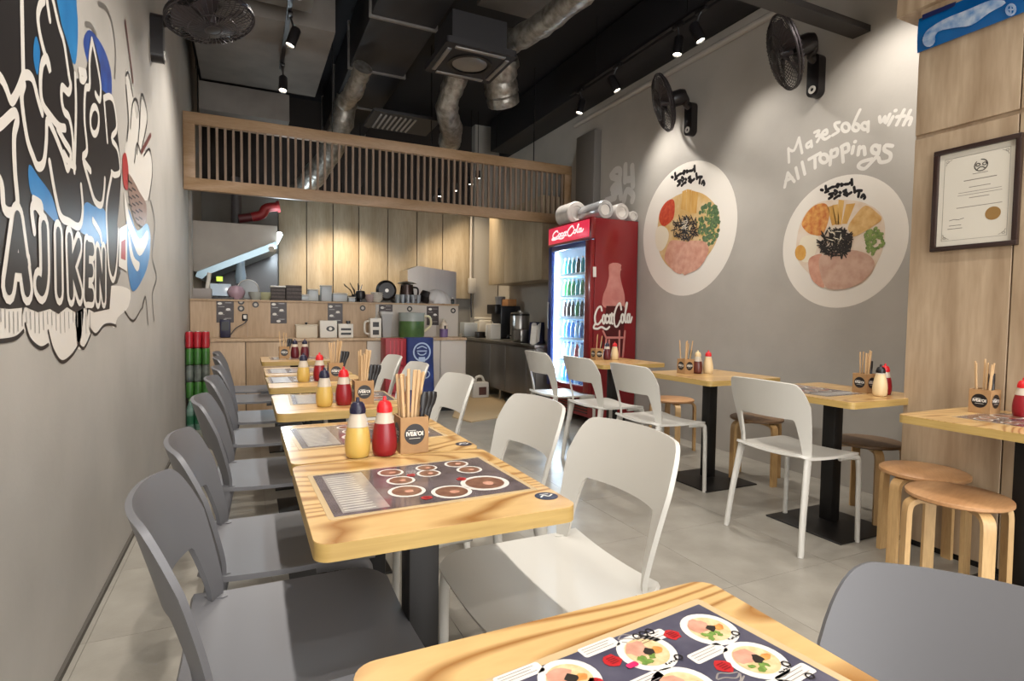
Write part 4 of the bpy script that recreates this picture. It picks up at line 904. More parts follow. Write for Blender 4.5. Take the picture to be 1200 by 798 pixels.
COLA = [[(.20, .70), (.17, .86), (.09, .78), (.03, .50), (.05, .22), (.12, .18), (.20, .34)], O(.255, .36, .032, .17), [(.36, .46), (.33, .54), (.30, .36), (.33, .20), (.375, .28)], O(.42, .36, .03, .17), [(.458, .58), (.453, .26), (.478, .17)], [(.482, .50), (.508, .55)], [(.70, .72), (.66, .98), (.57, .80), (.515, .45), (.54, .10), (.61, .06), (.68, .28)], O(.735, .36, .034, .17), [(.77, .36), (.83, .75), (.85, .98), (.825, .9), (.80, .40), (.82, .20), (.845, .24)], O(.89, .36, .03, .17), [(.925, .52), (.922, .25), (.95, .20), (.985, .40)], [(.05, .22), (.0, .05), (.10, .0), (.20, .06), (.32, -.04), (.40, .05)]]
def script_logo(name, par, fn, wd, nrm, m=None):
    b = MB()
    for i, st in enumerate(COLA):
        P = [fn(u, v) + Vector(nrm)*1e-4*i for u, v in st]; P = smooth(P, 4) if len(P) > 2 else P
        b.ribbon(P, wd, nrm)
    return b.build(name, m or M_wprint, par, flat=True)
yA, yB = FY1-.10, FY0+.12
script_logo('script_logo', hd, lambda u, v: Vector((FX0-.0135, yA+(yB-yA)*u, 1.995 + .105*v)) - fo, .017, NX, M_hlet)
pA, pB = fs(258, 588, 3), fs(470, 590, 3)
script_logo('script_logo', t, lambda u, v: Vector((pA.x + (pB.x-pA.x)*u, pA.y-.003, pA.z + .26*v + .02*u)), .021, NY)
# bottles and cans inside
cols = [('drink_dark', '#2a1c1c'), ('drink_blue', '#3b74b8'), ('drink_green', '#2f7a4a'), ('drink_clear', '#a9c9dc'), ('drink_teal', '#2d8f96'), ('drink_red', '#a8323a')]
pro = []
for n_, c_ in cols:
    t2 = thing('drink_bottle', 'x', 'bottle')
    MB().lathe([(0, 0), (.028, 0), (.031, .006), (.031, .10), (.029, .12), (.018, .155), (.012, .17), (.012, .182), (0, .182)], 14).build('bottle_body', mat(n_, c_, .2), t2)
    MB().lathe([(.014, .178), (.014, .195), (0, .196)], 12).build('cap', M_wprint if n_ != 'drink_clear' else mat('cap_blue', '#2c4f9e', .4), t2); pro.append(t2)
names = ['bottom', 'second', 'third', 'fourth', 'fifth', 'top']; plan = [1, 3, 1, 0, 2, 4]
cn = ['dark', 'blue', 'green', 'clear', 'teal', 'red']
for si, z in enumerate(SH):
    for k in range(8):
        ci = plan[si] if k % 4 else (plan[si]+2) % 6
        place(pro[ci], FX0+.16, FY0+.12+.092*k, 0, cn[ci] + ' drink bottle on the %s shelf of the fridge' % names[si] if si not in (0, 5) else cn[ci] + ' drink bottle on the %s fridge shelf' % names[si], 'drink bottles on the %s fridge shelf' % names[si], z)
for p_ in pro:
    if p_.name not in used:
        for c in list(p_.children): bpy.data.objects.remove(c)
        bpy.data.objects.remove(p_)
# wrapped rolls on the fridge
M_roll = mat('wrapped_roll', '#d3cec7', .3, c2='#bdb7b0', nscale=9, coat=.3); M_rfilm = mat('roll_film', '#aeb0b2', .22, metal=.5, c2='#c9c9c8', nscale=12)
def roll(label, x, y0, y1, r, m=M_roll):
    t = thing('paper_roll', label, 'roll', (x, y0, FZ+.005), 0, 'rolls on the fridge')
    Mr = Matrix.Translation((0, 0, r)) @ Matrix.Rotation(-PI/2, 4, 'X')
    b = MB(); b.lathe([(r*.55, .012), (r*.62, .0), (r*.92, 0), (r, .012), (r, y1-y0-.012), (r*.92, y1-y0), (0, y1-y0)], 28, Mr); b.build('wrap', m, t)
    b = MB(); b.lathe([(0, .018), (r*.57, .012)], 24, Mr); b.build('roll_end', M_wprint, t)
roll('round white bundle at the left front of the fridge top', 3.26, 5.30, 5.58, .125); roll('shiny film wrapped roll lying on the fridge top', 3.335, 4.87, 5.27, .098, M_rfilm)
roll('white tube sleeve lying right of the shiny roll', 3.525, 4.85, 5.35, .088); roll('small white sleeve at the wall end of the fridge top', 3.668, 4.84, 5.2, .054)
# ================================================================ service counter
CY, UY, CTOP, UTOP = 6.35, 6.68, .87, 1.275
cxr = ony(546, 430, CY).x
t = thing('service_counter', 'wood fronted kitchen counter with raised back ledge', 'counter', (XL, CY, 0)); to = Vector(t.location)
def CB(name, a, b_, m, bev=0, par=None): return MB().box2(Vector(a)-to, Vector(b_)-to, bev=bev).build(name, m, par or t)
CB('carcass', (XL+.005, CY+.02, 0), (cxr, UY+.35, CTOP-.03), mat('counter_dark', '#55493c', .6)); CB('plinth', (XL+.005, CY+.015, 0), (cxr, CY+.02, .08), M_blackmetal)
xs = [XL+.005] + [ony(p, 430, CY).x for p in (288, 362, 430, 470, 516)] + [cxr]
M_ctr2 = mat('counter_pale', '#b9b0a4', .5)
for i, (a, b_) in enumerate(zip(xs, xs[1:])): CB('cabinet_door', (a+.004, CY, .08), (b_-.004, CY+.02, CTOP-.032), M_ctr if i < 3 else M_ctr2, .002)
CB('ledge_top', (XL+.005, CY-.01, CTOP-.03), (cxr+.005, UY+.02, CTOP), M_ctr, .003)
ux0, ux1 = XL+.005, ony(537, 350, UY).x
us = [ux0] + [ony(p, 370, UY).x for p in (290, 362, 440, 512)] + [ux1]
for i, (a, b_) in enumerate(zip(us, us[1:])): CB('riser_panel', (a+.001, UY, CTOP), (b_-.001, UY+.03, UTOP-.02), M_ctr if i < 3 else M_ctr2)
CB('riser_core', (ux0, UY+.03, CTOP), (ux1, UY+.34, UTOP-.02), M_ctr2)
CB('top_slab', (ux0, UY-.012, UTOP-.02), (ux1+.01, UY+.36, UTOP), M_ctr, .003)
# posters and ring stickers stuck on the riser
def RP(px, py, k=0): v = ony(px, py, UY); v.y = UY - .0012*(k+1); return v
M_post = mat('poster_dark', '#2c2222', .4, c2='#3a2d2b', nscale=30)
def poster(label, x0, y0, x1, y1, dots):
    c = RP((x0+x1)/2, (y0+y1)/2); t = thing('menu_poster', label, 'poster', (c.x, UY, c.z), 0, 'posters on the counter')
    iv = -Vector((c.x, UY, c.z))
    MB().poly3([RP(u, v)+iv for u, v in ((x0, y1), (x1, y1), (x1, y0), (x0, y0))]).build('sheet', M_post, t, flat=True)
    for u, v in dots:
        a = RP(x0+(x1-x0)*u, y0+(y1-y0)*v, 1)+iv; MB().poly3([a + Vector((.022*math.cos(q*PI/6), 0, .014*math.sin(q*PI/6))) for q in range(12)]).build('dish_picture', M_wprint, t, flat=True)
    for k in range(5):
        b = MB(); a = RP(x0+(x1-x0)*(.1 if k % 2 else .5), y0+(y1-y0)*(.15+.17*k), 1)+iv; b.poly3([a, a+Vector((.06, 0, 0)), a+Vector((.06, 0, .006)), a+Vector((0, 0, .006))])
        b.build('text_line', M_mgrey, t, flat=True)
DD = ((.2, .17), (.68, .43), (.25, .6), (.5, .9))
poster('dark menu poster on the counter riser, leftmost', 253.5, 351, 274, 378, DD); poster('dark menu poster on the counter riser below the baskets', 317, 352, 336, 379, DD)
poster('dark menu poster on the counter riser above the white boxes', 384, 355, 401.5, 380, DD); poster('low dark poster on the counter riser behind the grey tub', 444, 357, 460, 369, ((.25, .3),)); poster('dark menu poster on the counter riser right of the green jug', 500, 359, 514, 381, ((.3, .15), (.7, .45)))
for i, (px, py, l) in enumerate(((282.5, 353.5, 'upper of two black ring stickers on the counter riser'), (282.5, 361.5, 'lower of two black ring stickers on the counter riser'), (299.5, 357, 'black ring sticker under the clear lid'), (425, 361, 'black ring sticker left of the grey tub'), (480, 362, 'black ring sticker above the green jug'), (531, 364, 'black ring sticker at the right end of the counter'))):
    c = RP(px, py, 1); t = thing('ring_sticker', l, 'sticker', (c.x, UY, c.z), 0, 'ring stickers on the counter')
    Mx = plane_M((0, -.0015, 0), (1, 0, 0), (0, 0, 1)); MB().prism(circ(.033, 20), .001, Mx).build('disc', M_bprint, t); MB().prism(circ(.017, 16), .0006, plane_M((0, -.0027, 0), (1, 0, 0), (0, 0, 1))).build('centre', M_ctr2, t)

# ---------------------------------------------------------------- small things; base point given as seen, on a known level
def at(px, Y): return ony(px, 370, Y).x
def simple(name, label, cat, mb, m, loc, group=None, rz=0): o = mb.build(name, m, loc=loc, rot=(0, 0, rz)); return tag(o, label, cat, group)
def carton(name, label, cat, px0, px1, h, d, Y, z, m, front=None, parts=None, group=None):
    x0, x1 = at(px0, Y), at(px1, Y); t = thing(name, label, cat, ((x0+x1)/2, Y, z), 0, group); w_ = (x1-x0)/2
    MB().box2((-w_, 0, 0), (w_, d, h), bev=.006).build('body', m, t)
    return t, w_
LZ = CTOP+.0005; LY = 6.46
M_box = mat('pale_box', '#c9bda8', .55); M_boxw = mat('white_box', '#d5d0c6', .5); M_tub = mat('grey_tub', '#9a9896', .4)
t, w_ = carton('wooden_box', 'low pale wooden box on the counter ledge', 'box', 347, 372, .13, .16, LY, LZ, M_box)
MB().box2((-w_-.004, -.004, .13), (w_+.004, .164, .145), bev=.003).build('lid', M_box, t); MB().lathe([(.01, .145), (.014, .165), (0, .17)], 12, Matrix.Translation((0, .08, 0))).build('knob', M_blackpl, t)
t, w_ = carton('logo_box', 'white box with a round black logo on the counter ledge', 'box', 375, 395, .19, .15, LY, LZ, M_boxw)
Mx = plane_M((.02, -.001, .10), (1, 0, 0), (0, 0, 1)); MB().prism(circ(.045, 20, 0, 0, .03), 0, Mx).build('logo', M_bprint, t, flat=True); MB().prism(circ(.018, 14), 0, plane_M((.02, -.002, .10), (1, 0, 0), (0, 0, 1))).build('logo_centre', M_boxw, t, flat=True)
t, w_ = carton('tissue_box', 'white dispenser box with black print on the counter ledge', 'box', 397, 414, .155, .15, LY, LZ, M_boxw)
for k in (.045, .095): MB().box((0, -.001, k), (w_*1.4, .002, .025)).build('print_block', M_bprint, t)
MB().box2((w_*.2, .04, .155), (w_*.7, .1, .19), bev=.006).build('tissue', M_blackpl, t)
t, w_ = carton('takeaway_cup_box', 'white carton with two dark squares beside the grey tub', 'box', 434, 447, .22, .12, LY, LZ, M_boxw)
for k in (.06, .15): MB().box((0, -.001, k), (w_*1.1, .002, .055)).build('print_block', M_bprint, t)
b = MB(); b.tube(smooth([(-w_, .05, .19), (-w_-.05, .05, .17), (-w_-.05, .05, .06), (-w_, .05, .04)], 4), .012, 8); b.build('handle', M_boxw, t)
t = thing('plastic_tub', 'grey plastic tub with flared lid on the counter ledge', 'tub', (at(454.5, LY), LY+.09, LZ)); MB().lathe([(0, 0), (.06, 0), (.085, .25), (.095, .25), (.095, .28), (0, .29)], 4, Matrix.Rotation(PI/4, 4, 'Z')).build('body', M_tub, t)
MB().lathe([(.098, .27), (.098, .295), (0, .30)], 4, Matrix.Rotation(PI/4, 4, 'Z')).build('lid', mat('grey_lid', '#b3b1ae', .4), t)
t = thing('water_jug', 'clear jug with green print and a pale handle on the ledge', 'jug', (at(484, LY), LY+.06, LZ)); MB().lathe([(0, 0), (.14, 0), (.15, .02), (.15, .19), (.15, .19)], 24).build('green_band', mat('jug_green', '#55753f', .35, c2='#3f5c33', nscale=8), t)
MB().lathe([(.15, .191), (.15, .27), (.155, .29), (0, .295)], 24).build('jug_top', mat('jug_clear', '#aab2ac', .25, trans=.2), t)
MB().tube(smooth([(.14, 0, .25), (.22, 0, .24), (.23, 0, .14), (.15, 0, .07)], 5), .014, 10).build('handle', mat('jug_handle', '#d8cfa8', .4), t)
t = thing('soap_bottle', 'purple bottle with clear top at the right end of the ledge', 'bottle', (at(522, LY), LY+.06, LZ)); MB().lathe([(0, 0), (.05, 0), (.052, .10), (0, .10)], 20).build('liquid', mat('soap_purple', '#6f5a86', .3), t); MB().lathe([(0, .1005), (.052, .1005), (.045, .16), (.018, .19), (.018, .22), (0, .22)], 20).build('bottle_top', M_clear, t); MB().box((0, -.05, .12), (.02, .006, .04)).build('label', M_bprint, t)
# on top of the riser
TZ2 = UTOP+.0005; TY = 6.80
M_trans = mat('frosted_box', '#c6cdd2', .3, trans=.3); M_bask = mat('dark_basket', '#4b4240', .6, c2='#5d5450', nscale=60)
simple('steel_rail', 'grey metal tray block at the left end of the counter top', 'tray', MB().box2((-.13, -.08, 0), (.13, .08, .11), bev=.01), mat('rail_grey', '#8c8580', .5), (at(230, TY)+.02, TY, TZ2))
t = thing('till_stand', 'white tilted till screen on a stand at the left of the counter', 'till', (at(255, TY), TY, TZ2)); MB().box2((-.16, -.07, 0), (.16, .07, .02), bev=.004).build('base', M_blackpl, t); MB().box((.03, .03, .10), (.20, .02, .14), rot=Matrix.Rotation(-.35, 3, 'X'), bev=.004).build('screen', mat('till_screen', '#c4d6e6', .2), t); MB().tube([(-.11, .04, .01), (-.075, .04, .28)], .02, 8).build('upright', M_boxw, t); MB().box((.02, .05, .22), (.06, .01, .05)).build('green_display', mat('green_led', '#a8c93c', .4, emit=1.2), t)
simple('pink_bowl', 'dusty pink lidded bowl next to the till', 'bowl', MB().lathe([(0, 0), (.05, 0), (.085, .06), (.088, .09), (.06, .14), (0, .155)], 24), mat('pink_plastic', '#a78b97', .4), (at(277, TY), TY, TZ2))
t = thing('clear_lid', 'round clear lid standing upright on the counter', 'lid', (at(291, TY), TY+.08, TZ2)); MB().lathe([(0, 0), (.10, 0), (.108, .012), (.10, .022), (0, .03)], 30, plane_M((0, 0, .115), (1, 0, 0), (0, 0, 1))).build('disc', mat('lid_grey', '#8d9294', .25, trans=.2), t); MB().tube([(.105*math.cos(2*PI*i/30), -.01, .115+.105*math.sin(2*PI*i/30)) for i in range(31)], .007, 6, cap=False).build('rim', M_boxw, t)
for i, (px, l) in enumerate(((300, 'small clear bowl below the round lid'), (311, 'small pale green bowl left of the baskets'))):
    simple('small_bowl', l, 'bowl', MB().lathe([(0, 0), (.04, 0), (.07, .05), (.075, .085), (.07, .085), (.038, .008), (0, .006)], 24), mat('bowl_pale%d' % i, ('#9fa39c', '#a9ab8a')[i], .35), (at(px, TY), TY-.02, TZ2), 'small bowls on the counter')
for i, (p0, p1, h, l) in enumerate(((317.5, 334, .15, 'dark woven basket with paper lining, left of the pair'), (335, 353, .17, 'dark woven basket, right of the pair'))):
    x0, x1 = at(p0, TY), at(p1, TY); t = thing('woven_basket', l, 'basket', ((x0+x1)/2, TY, TZ2), 0, 'dark baskets on the counter'); w_ = (x1-x0)/2; b = MB()
    for (dx, dy, sx, sy) in ((0, -.08, w_*2, .008), (0, .08, w_*2, .008), (-w_+.004, 0, .008, .16), (w_-.004, 0, .008, .16)): b.box((dx, dy, h/2), (sx, sy, h), bev=.002)
    b.box((0, 0, .004), (w_*2, .16, .008)); b.build('basket_wall', M_bask, t)
    for k in range(4): MB().box((0, -.085, .02+k*h/4), (w_*2, .004, .012)).build('weave_band', mat('basket_band', '#2f2826', .6), t)
    if i == 0: MB().box((0, 0, h), (w_*2.2, .17, .02), bev=.008).build('lining', M_boxw, t)
for p0, p1, h, l in ((352, 361.5, .075, 'lowest frosted box beside the baskets'), (361, 372.5, .135, 'middle frosted box on the counter'), (375.5, 388, .185, 'tallest frosted box on the counter'), (389, 406, .10, 'wide frosted box right of the tallest one'), (407, 415, .06, 'small flat frosted box beside the utensil pot')):
    x0, x1 = at(p0, TY), at(p1, TY); t = thing('frosted_box', l, 'box', ((x0+x1)/2, TY, TZ2), 0, 'frosted boxes on the counter'); w_ = (x1-x0)/2
    MB().box2((-w_, -.08, 0), (w_, .08, h-.012), bev=.012).build('box_body', M_trans, t); MB().box2((-w_-.004, -.084, h-.012), (w_+.004, .084, h), bev=.004).build('lid', M_boxw, t)
t = thing('utensil_pot', 'dark pot of thin black utensils on the counter', 'utensils', (at(417, TY), TY+.04, TZ2)); MB().lathe([(0, 0), (.04, 0), (.045, .09), (.04, .09), (.036, .01), (0, .01)], 18).build('pot', M_blackpl, t)
for k in range(7): a = k*.9; MB().tube([(0, 0, .03), (.06*math.cos(a), .03*math.sin(a), .14), (.11*math.cos(a)-.03, .04*math.sin(a), .21+.02*math.sin(k))], .005, 6).build('utensil', M_blackpl, t)
t = thing('black_ladle', 'black round ladle head on the counter', 'ladle', (at(422, TY), TY-.02, TZ2)); MB().lathe([(0, .03), (.05, .04), (.06, .085), (.05, .13), (0, .14)], 20).build('bowl', M_blackpl, t); MB().tube([(0, 0, 0), (0, 0, .06)], .02, 10).build('stand', M_blackpl, t)
for px, r, h, l in ((433, .06, .10, 'stack of pinkish cups left on the cluttered counter top'), (441, .075, .13, 'white rice bowl stack on the cluttered counter top')):
    t = thing('bowl_stack', l, 'bowls', (at(px, TY), TY-.03, TZ2), 0)
    for k in range(4): MB().lathe([(0, .004), (r*.5, .004), (r, .05), (r*.97, .052), (r*.45, .01), (0, .01)], 22).build('bowl', M_boxw if r > .07 else mat('cup_pink', '#b9a5a2', .4), t, loc=(0, 0, k*(h-.05)/3.5))
t = thing('frying_pan', 'black pan standing upright among the glassware', 'pan', (at(454, TY), TY+.07, TZ2)); MB().lathe([(0, .03), (.09, .03), (.12, 0), (.126, 0), (.095, .036), (0, .036)], 30, plane_M((0, 0, .15), (1, 0, 0), (0, 0, 1))).build('pan', M_blackpl, t); MB().lathe([(0, 0), (.022, 0), (.022, .02), (0, .02)], 16, plane_M((0, -.02, .15), (1, 0, 0), (0, 0, 1))).build('hub', M_steel, t); MB().tube([(.05, 0, .06), (.10, 0, 0)], .018, 8).build('handle', M_blackpl, t)
t = thing('steel_kettle', 'dark coffee pot with wide steel lid on the counter', 'kettle', (at(478, TY), TY+.06, TZ2)); MB().lathe([(0, 0), (.085, 0), (.09, .10), (.075, .23), (0, .24)], 24).build('pot', mat('kettle_dark', '#3d302c', .25, metal=.5), t); MB().lathe([(0, .275), (.03, .27), (.11, .25), (.115, .24), (0, .238)], 26).build('lid', M_steel, t); MB().tube(smooth([(.08, 0, .2), (.14, 0, .18), (.13, 0, .06), (.085, 0, .04)], 4), .012, 8).build('handle', M_blackpl, t)
gp = None
for k, px in enumerate((463, 469, 475, 481, 487)):
    if gp is None: gp = simple('drinking_glass', 'x', 'glass', MB().lathe([(0, .006), (.024, .006), (.028, .10), (.03, .10), (.026, 0), (0, 0)], 16), mat('glass_grey', '#aeb4ba', .08, trans=.5), (0, 0, 0)); o = gp
    else: o = gp.copy(); col.objects.link(o)
    o.location = (at(px, TY), TY-.12, TZ2); tag(o, 'clear glass in the row before the coffee pot', 'glass', 'glasses on the counter')
simple('black_pot', 'black tilted pot beside the white plastic bag', 'pot', MB().lathe([(0, 0), (.05, .0), (.085, .07), (.07, .14), (.05, .145), (.06, .07), (0, .02)], 22, Matrix.Rotation(.35, 4, 'Y')), M_blackpl, (at(497, TY), TY+.02, TZ2+.012))
def bag(u, v):
    a = 2*PI*u; r = .125*math.sqrt(max(0, 1-v*v))*(1+.06*math.sin(5*a+4*v)+.05*math.sin(8*a-6*v)) + .004; return Vector((r*1.15*math.cos(a)-.05*v, r*.6*math.sin(a), .18*v))
simple('plastic_bag', 'crumpled white plastic bag on the counter top', 'bag', MB().shell(bag, 36, 10, .002), mat('bag_white', '#c9c6c4', .3, trans=.15), (at(513, TY)+.02, TY-.03, TZ2+.003))
for px, l in ((520.5, 'small black bottle in front of the white bag'), (531.5, 'small black bottle at the right end of the counter top')): t = thing('small_bottle', l, 'bottle', (at(px, UY), UY+.04, TZ2), 0, 'small bottles'); MB().lathe([(0, 0), (.02, 0), (.021, .05), (.010, .065), (0, .066)], 14).build('body', M_blackpl, t); MB().lathe([(.010, .064), (.010, .085), (0, .086)], 12).build('cap', M_boxw, t)
# steel machine behind
x0, x1 = ony(478, 330, 7.5).x, ony(535, 330, 7.5).x
t = thing('steel_machine', 'boxy stainless machine rising behind the counter', 'machine', ((x0+x1)/2, 7.5, 0)); w_ = (x1-x0)/2
MB().box2((-w_, 0, 0), (w_, .5, 1.30), bev=.01).build('cabinet', M_steeld, t); b = MB(); b.prism([(-w_, 1.301), (w_, 1.301), (w_, 1.74), (-w_+.14, 1.80), (-w_, 1.74)], .45, plane_M((0, .46, 0), (1, 0, 0), (0, 0, 1))); b.build('hood', M_steel, t)
# service device and phone on riser front
t = thing('card_reader', 'dark navy card terminal hanging below the leftmost poster', 'terminal', (at(264, UY), UY-.02, LZ)); MB().box2((-.05, -.02, 0), (.05, .015, .19), bev=.008).build('body', mat('terminal_navy', '#20203a', .4), t); MB().box((0, -.021, .12), (.07, .003, .09)).build('screen', M_blackpl, t)
MB().tube(smooth([(.05, 0, .03), (.10, 0, .10), (.19, 0, .16), (.21, 0, .22)], 5), .005, 6).build('cord', M_blackpl, t)
c = RP(287, 372); t = thing('wall_socket', 'white lit socket with black rim on the counter riser', 'socket', (c.x, UY-.001, c.z)); MB().box((0, -.006, 0), (.055, .012, .075), bev=.008).build('rim', M_blackpl, t); MB().box((0, -.013, .005), (.03, .004, .04), bev=.002).build('plate', M_wprint, t)

# ================================================================ kitchen behind
KX = [ony(p, 280, 8.55).x for p in (326, 359, 390, 420, 454, 488, 518, 553)]
wb = bpy.data.objects['wall_back']
for a, b_ in zip(KX, KX[1:]):
    MB().box2((a+.006, 8.52, 1.40), (b_-.006, YB, 2.74), bev=.003).build('panel', M_kpanel, wb)
struct('trim_2', MB().box2((KX[-1], 8.45, 0), (KX[-1]+.42, YB, ZC)), mat('column_grey', '#a09b93', .6), 'grey column right of the kitchen panels')
# extractor hood, left
HY = 7.25
def HP(px, py): v = ony(px, py, HY); return (v.x, v.z)
t = thing('extractor_hood', 'pale steel extractor hood with slanted lower edge at the left', 'hood', (0, HY, 0))
b = MB(); b.prism([HP(225, 258), HP(325, 265), HP(325, 282), HP(231, 318), HP(225, 318)], .9, plane_M((0, .9, 0), (1, 0, 0), (0, 0, 1))); b.build('hood_body', mat('hood_pale', '#a89f93', .45, c2='#9b9287', nscale=3), t)
b = MB(); b.prism([HP(231, 318.5), HP(325, 282.5), HP(325, 291), HP(243, 322), HP(237, 327), HP(229, 324)], .92, plane_M((0, .9, 0), (1, 0, 0), (0, 0, 1))); b.build('hood_rim', mat('hood_rim', '#8fa3ad', .3, metal=.7), t)
p1 = ony(327.5, 275, HY+.55); p2 = ony(318.5, 291, HY-.03)
t = thing('tube_light', 'bright white tube lamp at the end of the hood', 'lamp', p2); d = p1-p2; b = MB(); b.tube([Vector((0, 0, 0)), d*.5, d], .035, 12); b.build('tube', mat('tube_glow', '#e6f4ff', .4, emit=16), t)
MB().tube([d, d*1.06], .036, 10).build('end_cap', M_boxw, t); MB().tube([-d*.03, d*.001], .036, 10).build('end_cap', M_boxw, t); MB().tube([d*.5 + Vector((0, 0, .03)), d*.5 + Vector((-.03, .02, .14))], .012, 8).build('bracket', M_steeld, t)
tl = bpy.data.lights.new('tube_light_glow', 'POINT'); tl.energy = 22; tl.color = (.75, .9, 1); tl.shadow_soft_size = .06; tlo = bpy.data.objects.new('tube_light_glow', tl); col.objects.link(tlo); tlo.parent = t; tlo.location = d*.3 + Vector((.06, -.12, 0))
simple('stove_backdrop', 'black tiled splashback below the hood', 'splashback', MB().box2((-.37, 0, 0), (.37, .02, .95)), mat('dark_tile', '#1d2026', .25), (.02, 8.55, 1.0))
t = thing('hanging_ladle', 'pale blue lit cylinder hanging below the hood', 'dispenser', ony(282, 332, 7.3)); MB().lathe([(0, 0), (.05, 0), (.06, .08), (.045, .2), (.05, .26), (0, .27)], 18).build('body', mat('pale_blue_plastic', '#9fb6c8', .35), t); MB().tube([(0, 0, .27), (0, 0, .36)], .006, 6).build('hook', M_steel, t)
tag(MB().tube([(ony(277, 240, 7.6).x, 7.6, 2.05), (ony(277, 240, 7.6).x, 7.6, 2.75)], .06, 14).build('vent_pipe', mat('vent_grey', '#4c494a', .5)), 'upright grey pipe above the hood', 'pipe')
c = ony(312, 250, 7.5); t = thing('red_pipe', 'red painted pipe elbow above the right end of the hood', 'pipe', c); MB().tube(smooth([(-.16, 0, -.06), (-.05, 0, -.02), (0, 0, .06), (.12, 0, .09)], 5), .055, 12).build('elbow', mat('red_paint', '#9c2a2c', .45), t); MB().tube([(.12, 0, .09), (.15, 0, .095)], .07, 12).build('flange', mat('red_paint', '#9c2a2c', .45), t); MB().tube([(-.16, 0, -.06), (-.30, 0, -.09)], .05, 12).build('valve', mat('red_dark', '#5c2326', .5), t)
for px, l in ((217.5, 'thin grey pipe beside the left wall, nearer one'), (222.5, 'thin grey pipe beside the left wall, farther one')): tag(MB().tube([(ony(px, 300, 6.7).x, 6.7+.02*px/220, UTOP), (ony(px, 300, 6.7).x, 6.7+.02*px/220, 2.9)], .022, 10).build('wall_pipe', mat('pipe_grey', '#8f8a83', .5)), l, 'pipe', 'pipes by the left wall')
# kitchen downlights on the ceiling rail
for i, (px, py, l) in enumerate(((398, 226, 'brightest small lamp seen just over the screen beam'), (422, 228.5, 'small lamp right of the brightest one over the beam'), (516, 230, 'larger lamp of the far right row seen through the slats'), (506, 237, 'lowest lamp of the far right row'), (533, 223.5, 'lamp in the middle of the far right row'), (552, 216, 'bright lamp in the upper part of the far right row'), (560, 209, 'topmost lamp of the far right row'))):
    YY = 7.6 if i < 2 else 7.9; c = ony(px, py, YY); t = thing('kitchen_downlight', l, 'lamp', c, 0, 'kitchen lamps seen through the screen')
    MB().lathe([(0, 0), (.03, 0), (.032, .006), (0, .006)], 16).build('lens', M_lamp, t); MB().lathe([(.036, -.004), (.036, .11), (0, .115)], 16).build('housing', M_blackpl, t); MB().tube([(0, 0, .11), (0, 0, max(.12, ZC-c.z))], .005, 6).build('stem', M_blackmetal, t)
    s = spot((0, 0, -.02), (.05, .8, -1.6) if i < 2 else (.3, .25, -1.5), KITCH_W*(1.6 if i < 2 else .5), 95, .8, (1, .80, .55)); s.parent = t
# steel worktop along the right wall
KX0 = 3.05
t = thing('steel_worktop', 'stainless steel kitchen cabinet along the right wall beside the fridge', 'cabinet', (KX0, 5.85, 0)); to = Vector(t.location)
MB().box2((.02, 0, .14), (.655, 2.3, .76), bev=.003).build('carcass', M_steeld, t); MB().box2((-.01, -.02, .76), (.665, 2.32, .80), bev=.004).build('worktop', M_steel, t)
yj = [onx(p, 430, KX0).y - 5.85 for p in (616.5, 592, 574)]
for a, b_ in zip([.01] + yj, yj + [2.29]): d_ = MB().box2((0, a+.006, .16), (.02, b_-.006, .745), bev=.003).build('door', M_steeld, t)
c = onx(624.5, 423, KX0); MB().box2((-.006, c.y-5.85-.06, c.z-.05), (0, c.y-5.85+.06, c.z+.05), bev=.004).build('control_panel', M_blackpl, t); MB().lathe([(0, 0), (.014, 0), (.014, .006), (0, .006)], 14, Matrix.Translation((-.012, c.y-5.85, c.z)) @ Matrix.Rotation(PI/2, 4, 'Y')).build('indicator', mat('indicator_glow', '#fff4e0', .4, emit=4), t)
for y in (.06, 1.1, 2.2):
    for x in (.06, .6): MB().tube([(x, y, 0), (x, y, .14)], .02, 10).build('leg', M_steel, t)
tag(MB().tube([(3.02, 8.3, 0), (3.02, 8.3, .85)], .02, 10).build('waste_pipe', mat('pale_pipe', '#b8b2aa', .5)), 'pale upright pipe left of the steel cabinet', 'pipe')
WZ = .8005
def aty(px, X): return onx(px, 390, X).y
X2 = 3.30
def kbox(name, label, cat, px, X, w_, d, h, m, z=WZ): return simple(name, label, cat, MB().box2((-w_/2, -d/2, 0), (w_/2, d/2, h), bev=.012), m, (X, aty(px, X), z))
kbox('white_crate', 'translucent white crate at the far end of the steel worktop', 'crate', 551, 3.22, .28, .22, .22, M_trans)
simple('paper_towels', 'stack of white paper towels on the steel worktop', 'paper', MB().box2((-.12, -.13, 0), (.12, .13, .26), bev=.03).box((0, 0, .28), (.26, .18, .05), bev=.02), M_boxw, (3.42, aty(566, 3.42), WZ))
kbox('black_tray', 'small black tray before the paper towels', 'tray', 563, 3.18, .14, .12, .09, M_blackpl)
t = thing('napkin_dispenser', 'white napkin dispenser on the steel worktop', 'dispenser', (3.2, aty(578, 3.2), WZ)); MB().box2((-.08, -.09, 0), (.08, .09, .22), bev=.01).build('body', M_boxw, t); MB().box((-.085, .05, .12), (.02, .05, .16), bev=.006).build('napkin', M_wprint, t)
t = thing('coffee_machine', 'tall black coffee machine under the wooden cupboard', 'machine', (3.48, aty(591, 3.48), WZ)); MB().box2((-.14, -.18, 0), (.18, .18, .48), bev=.015).build('body', mat('machine_black', '#1c1e26', .35), t); MB().box2((-.22, -.16, .36), (-.13, .16, .50), bev=.01).build('brew_head', M_blackpl, t); MB().lathe([(0, 0), (.06, 0), (.08, .14), (0, .15)], 16, Matrix.Translation((-.03, .10, .48))).build('hopper', mat('hopper_grey', '#8b8f97', .3, trans=.2), t); MB().tube([(-.2, -.05, .2), (-.24, -.05, .26)], .012, 8).build('lever', M_boxw, t)
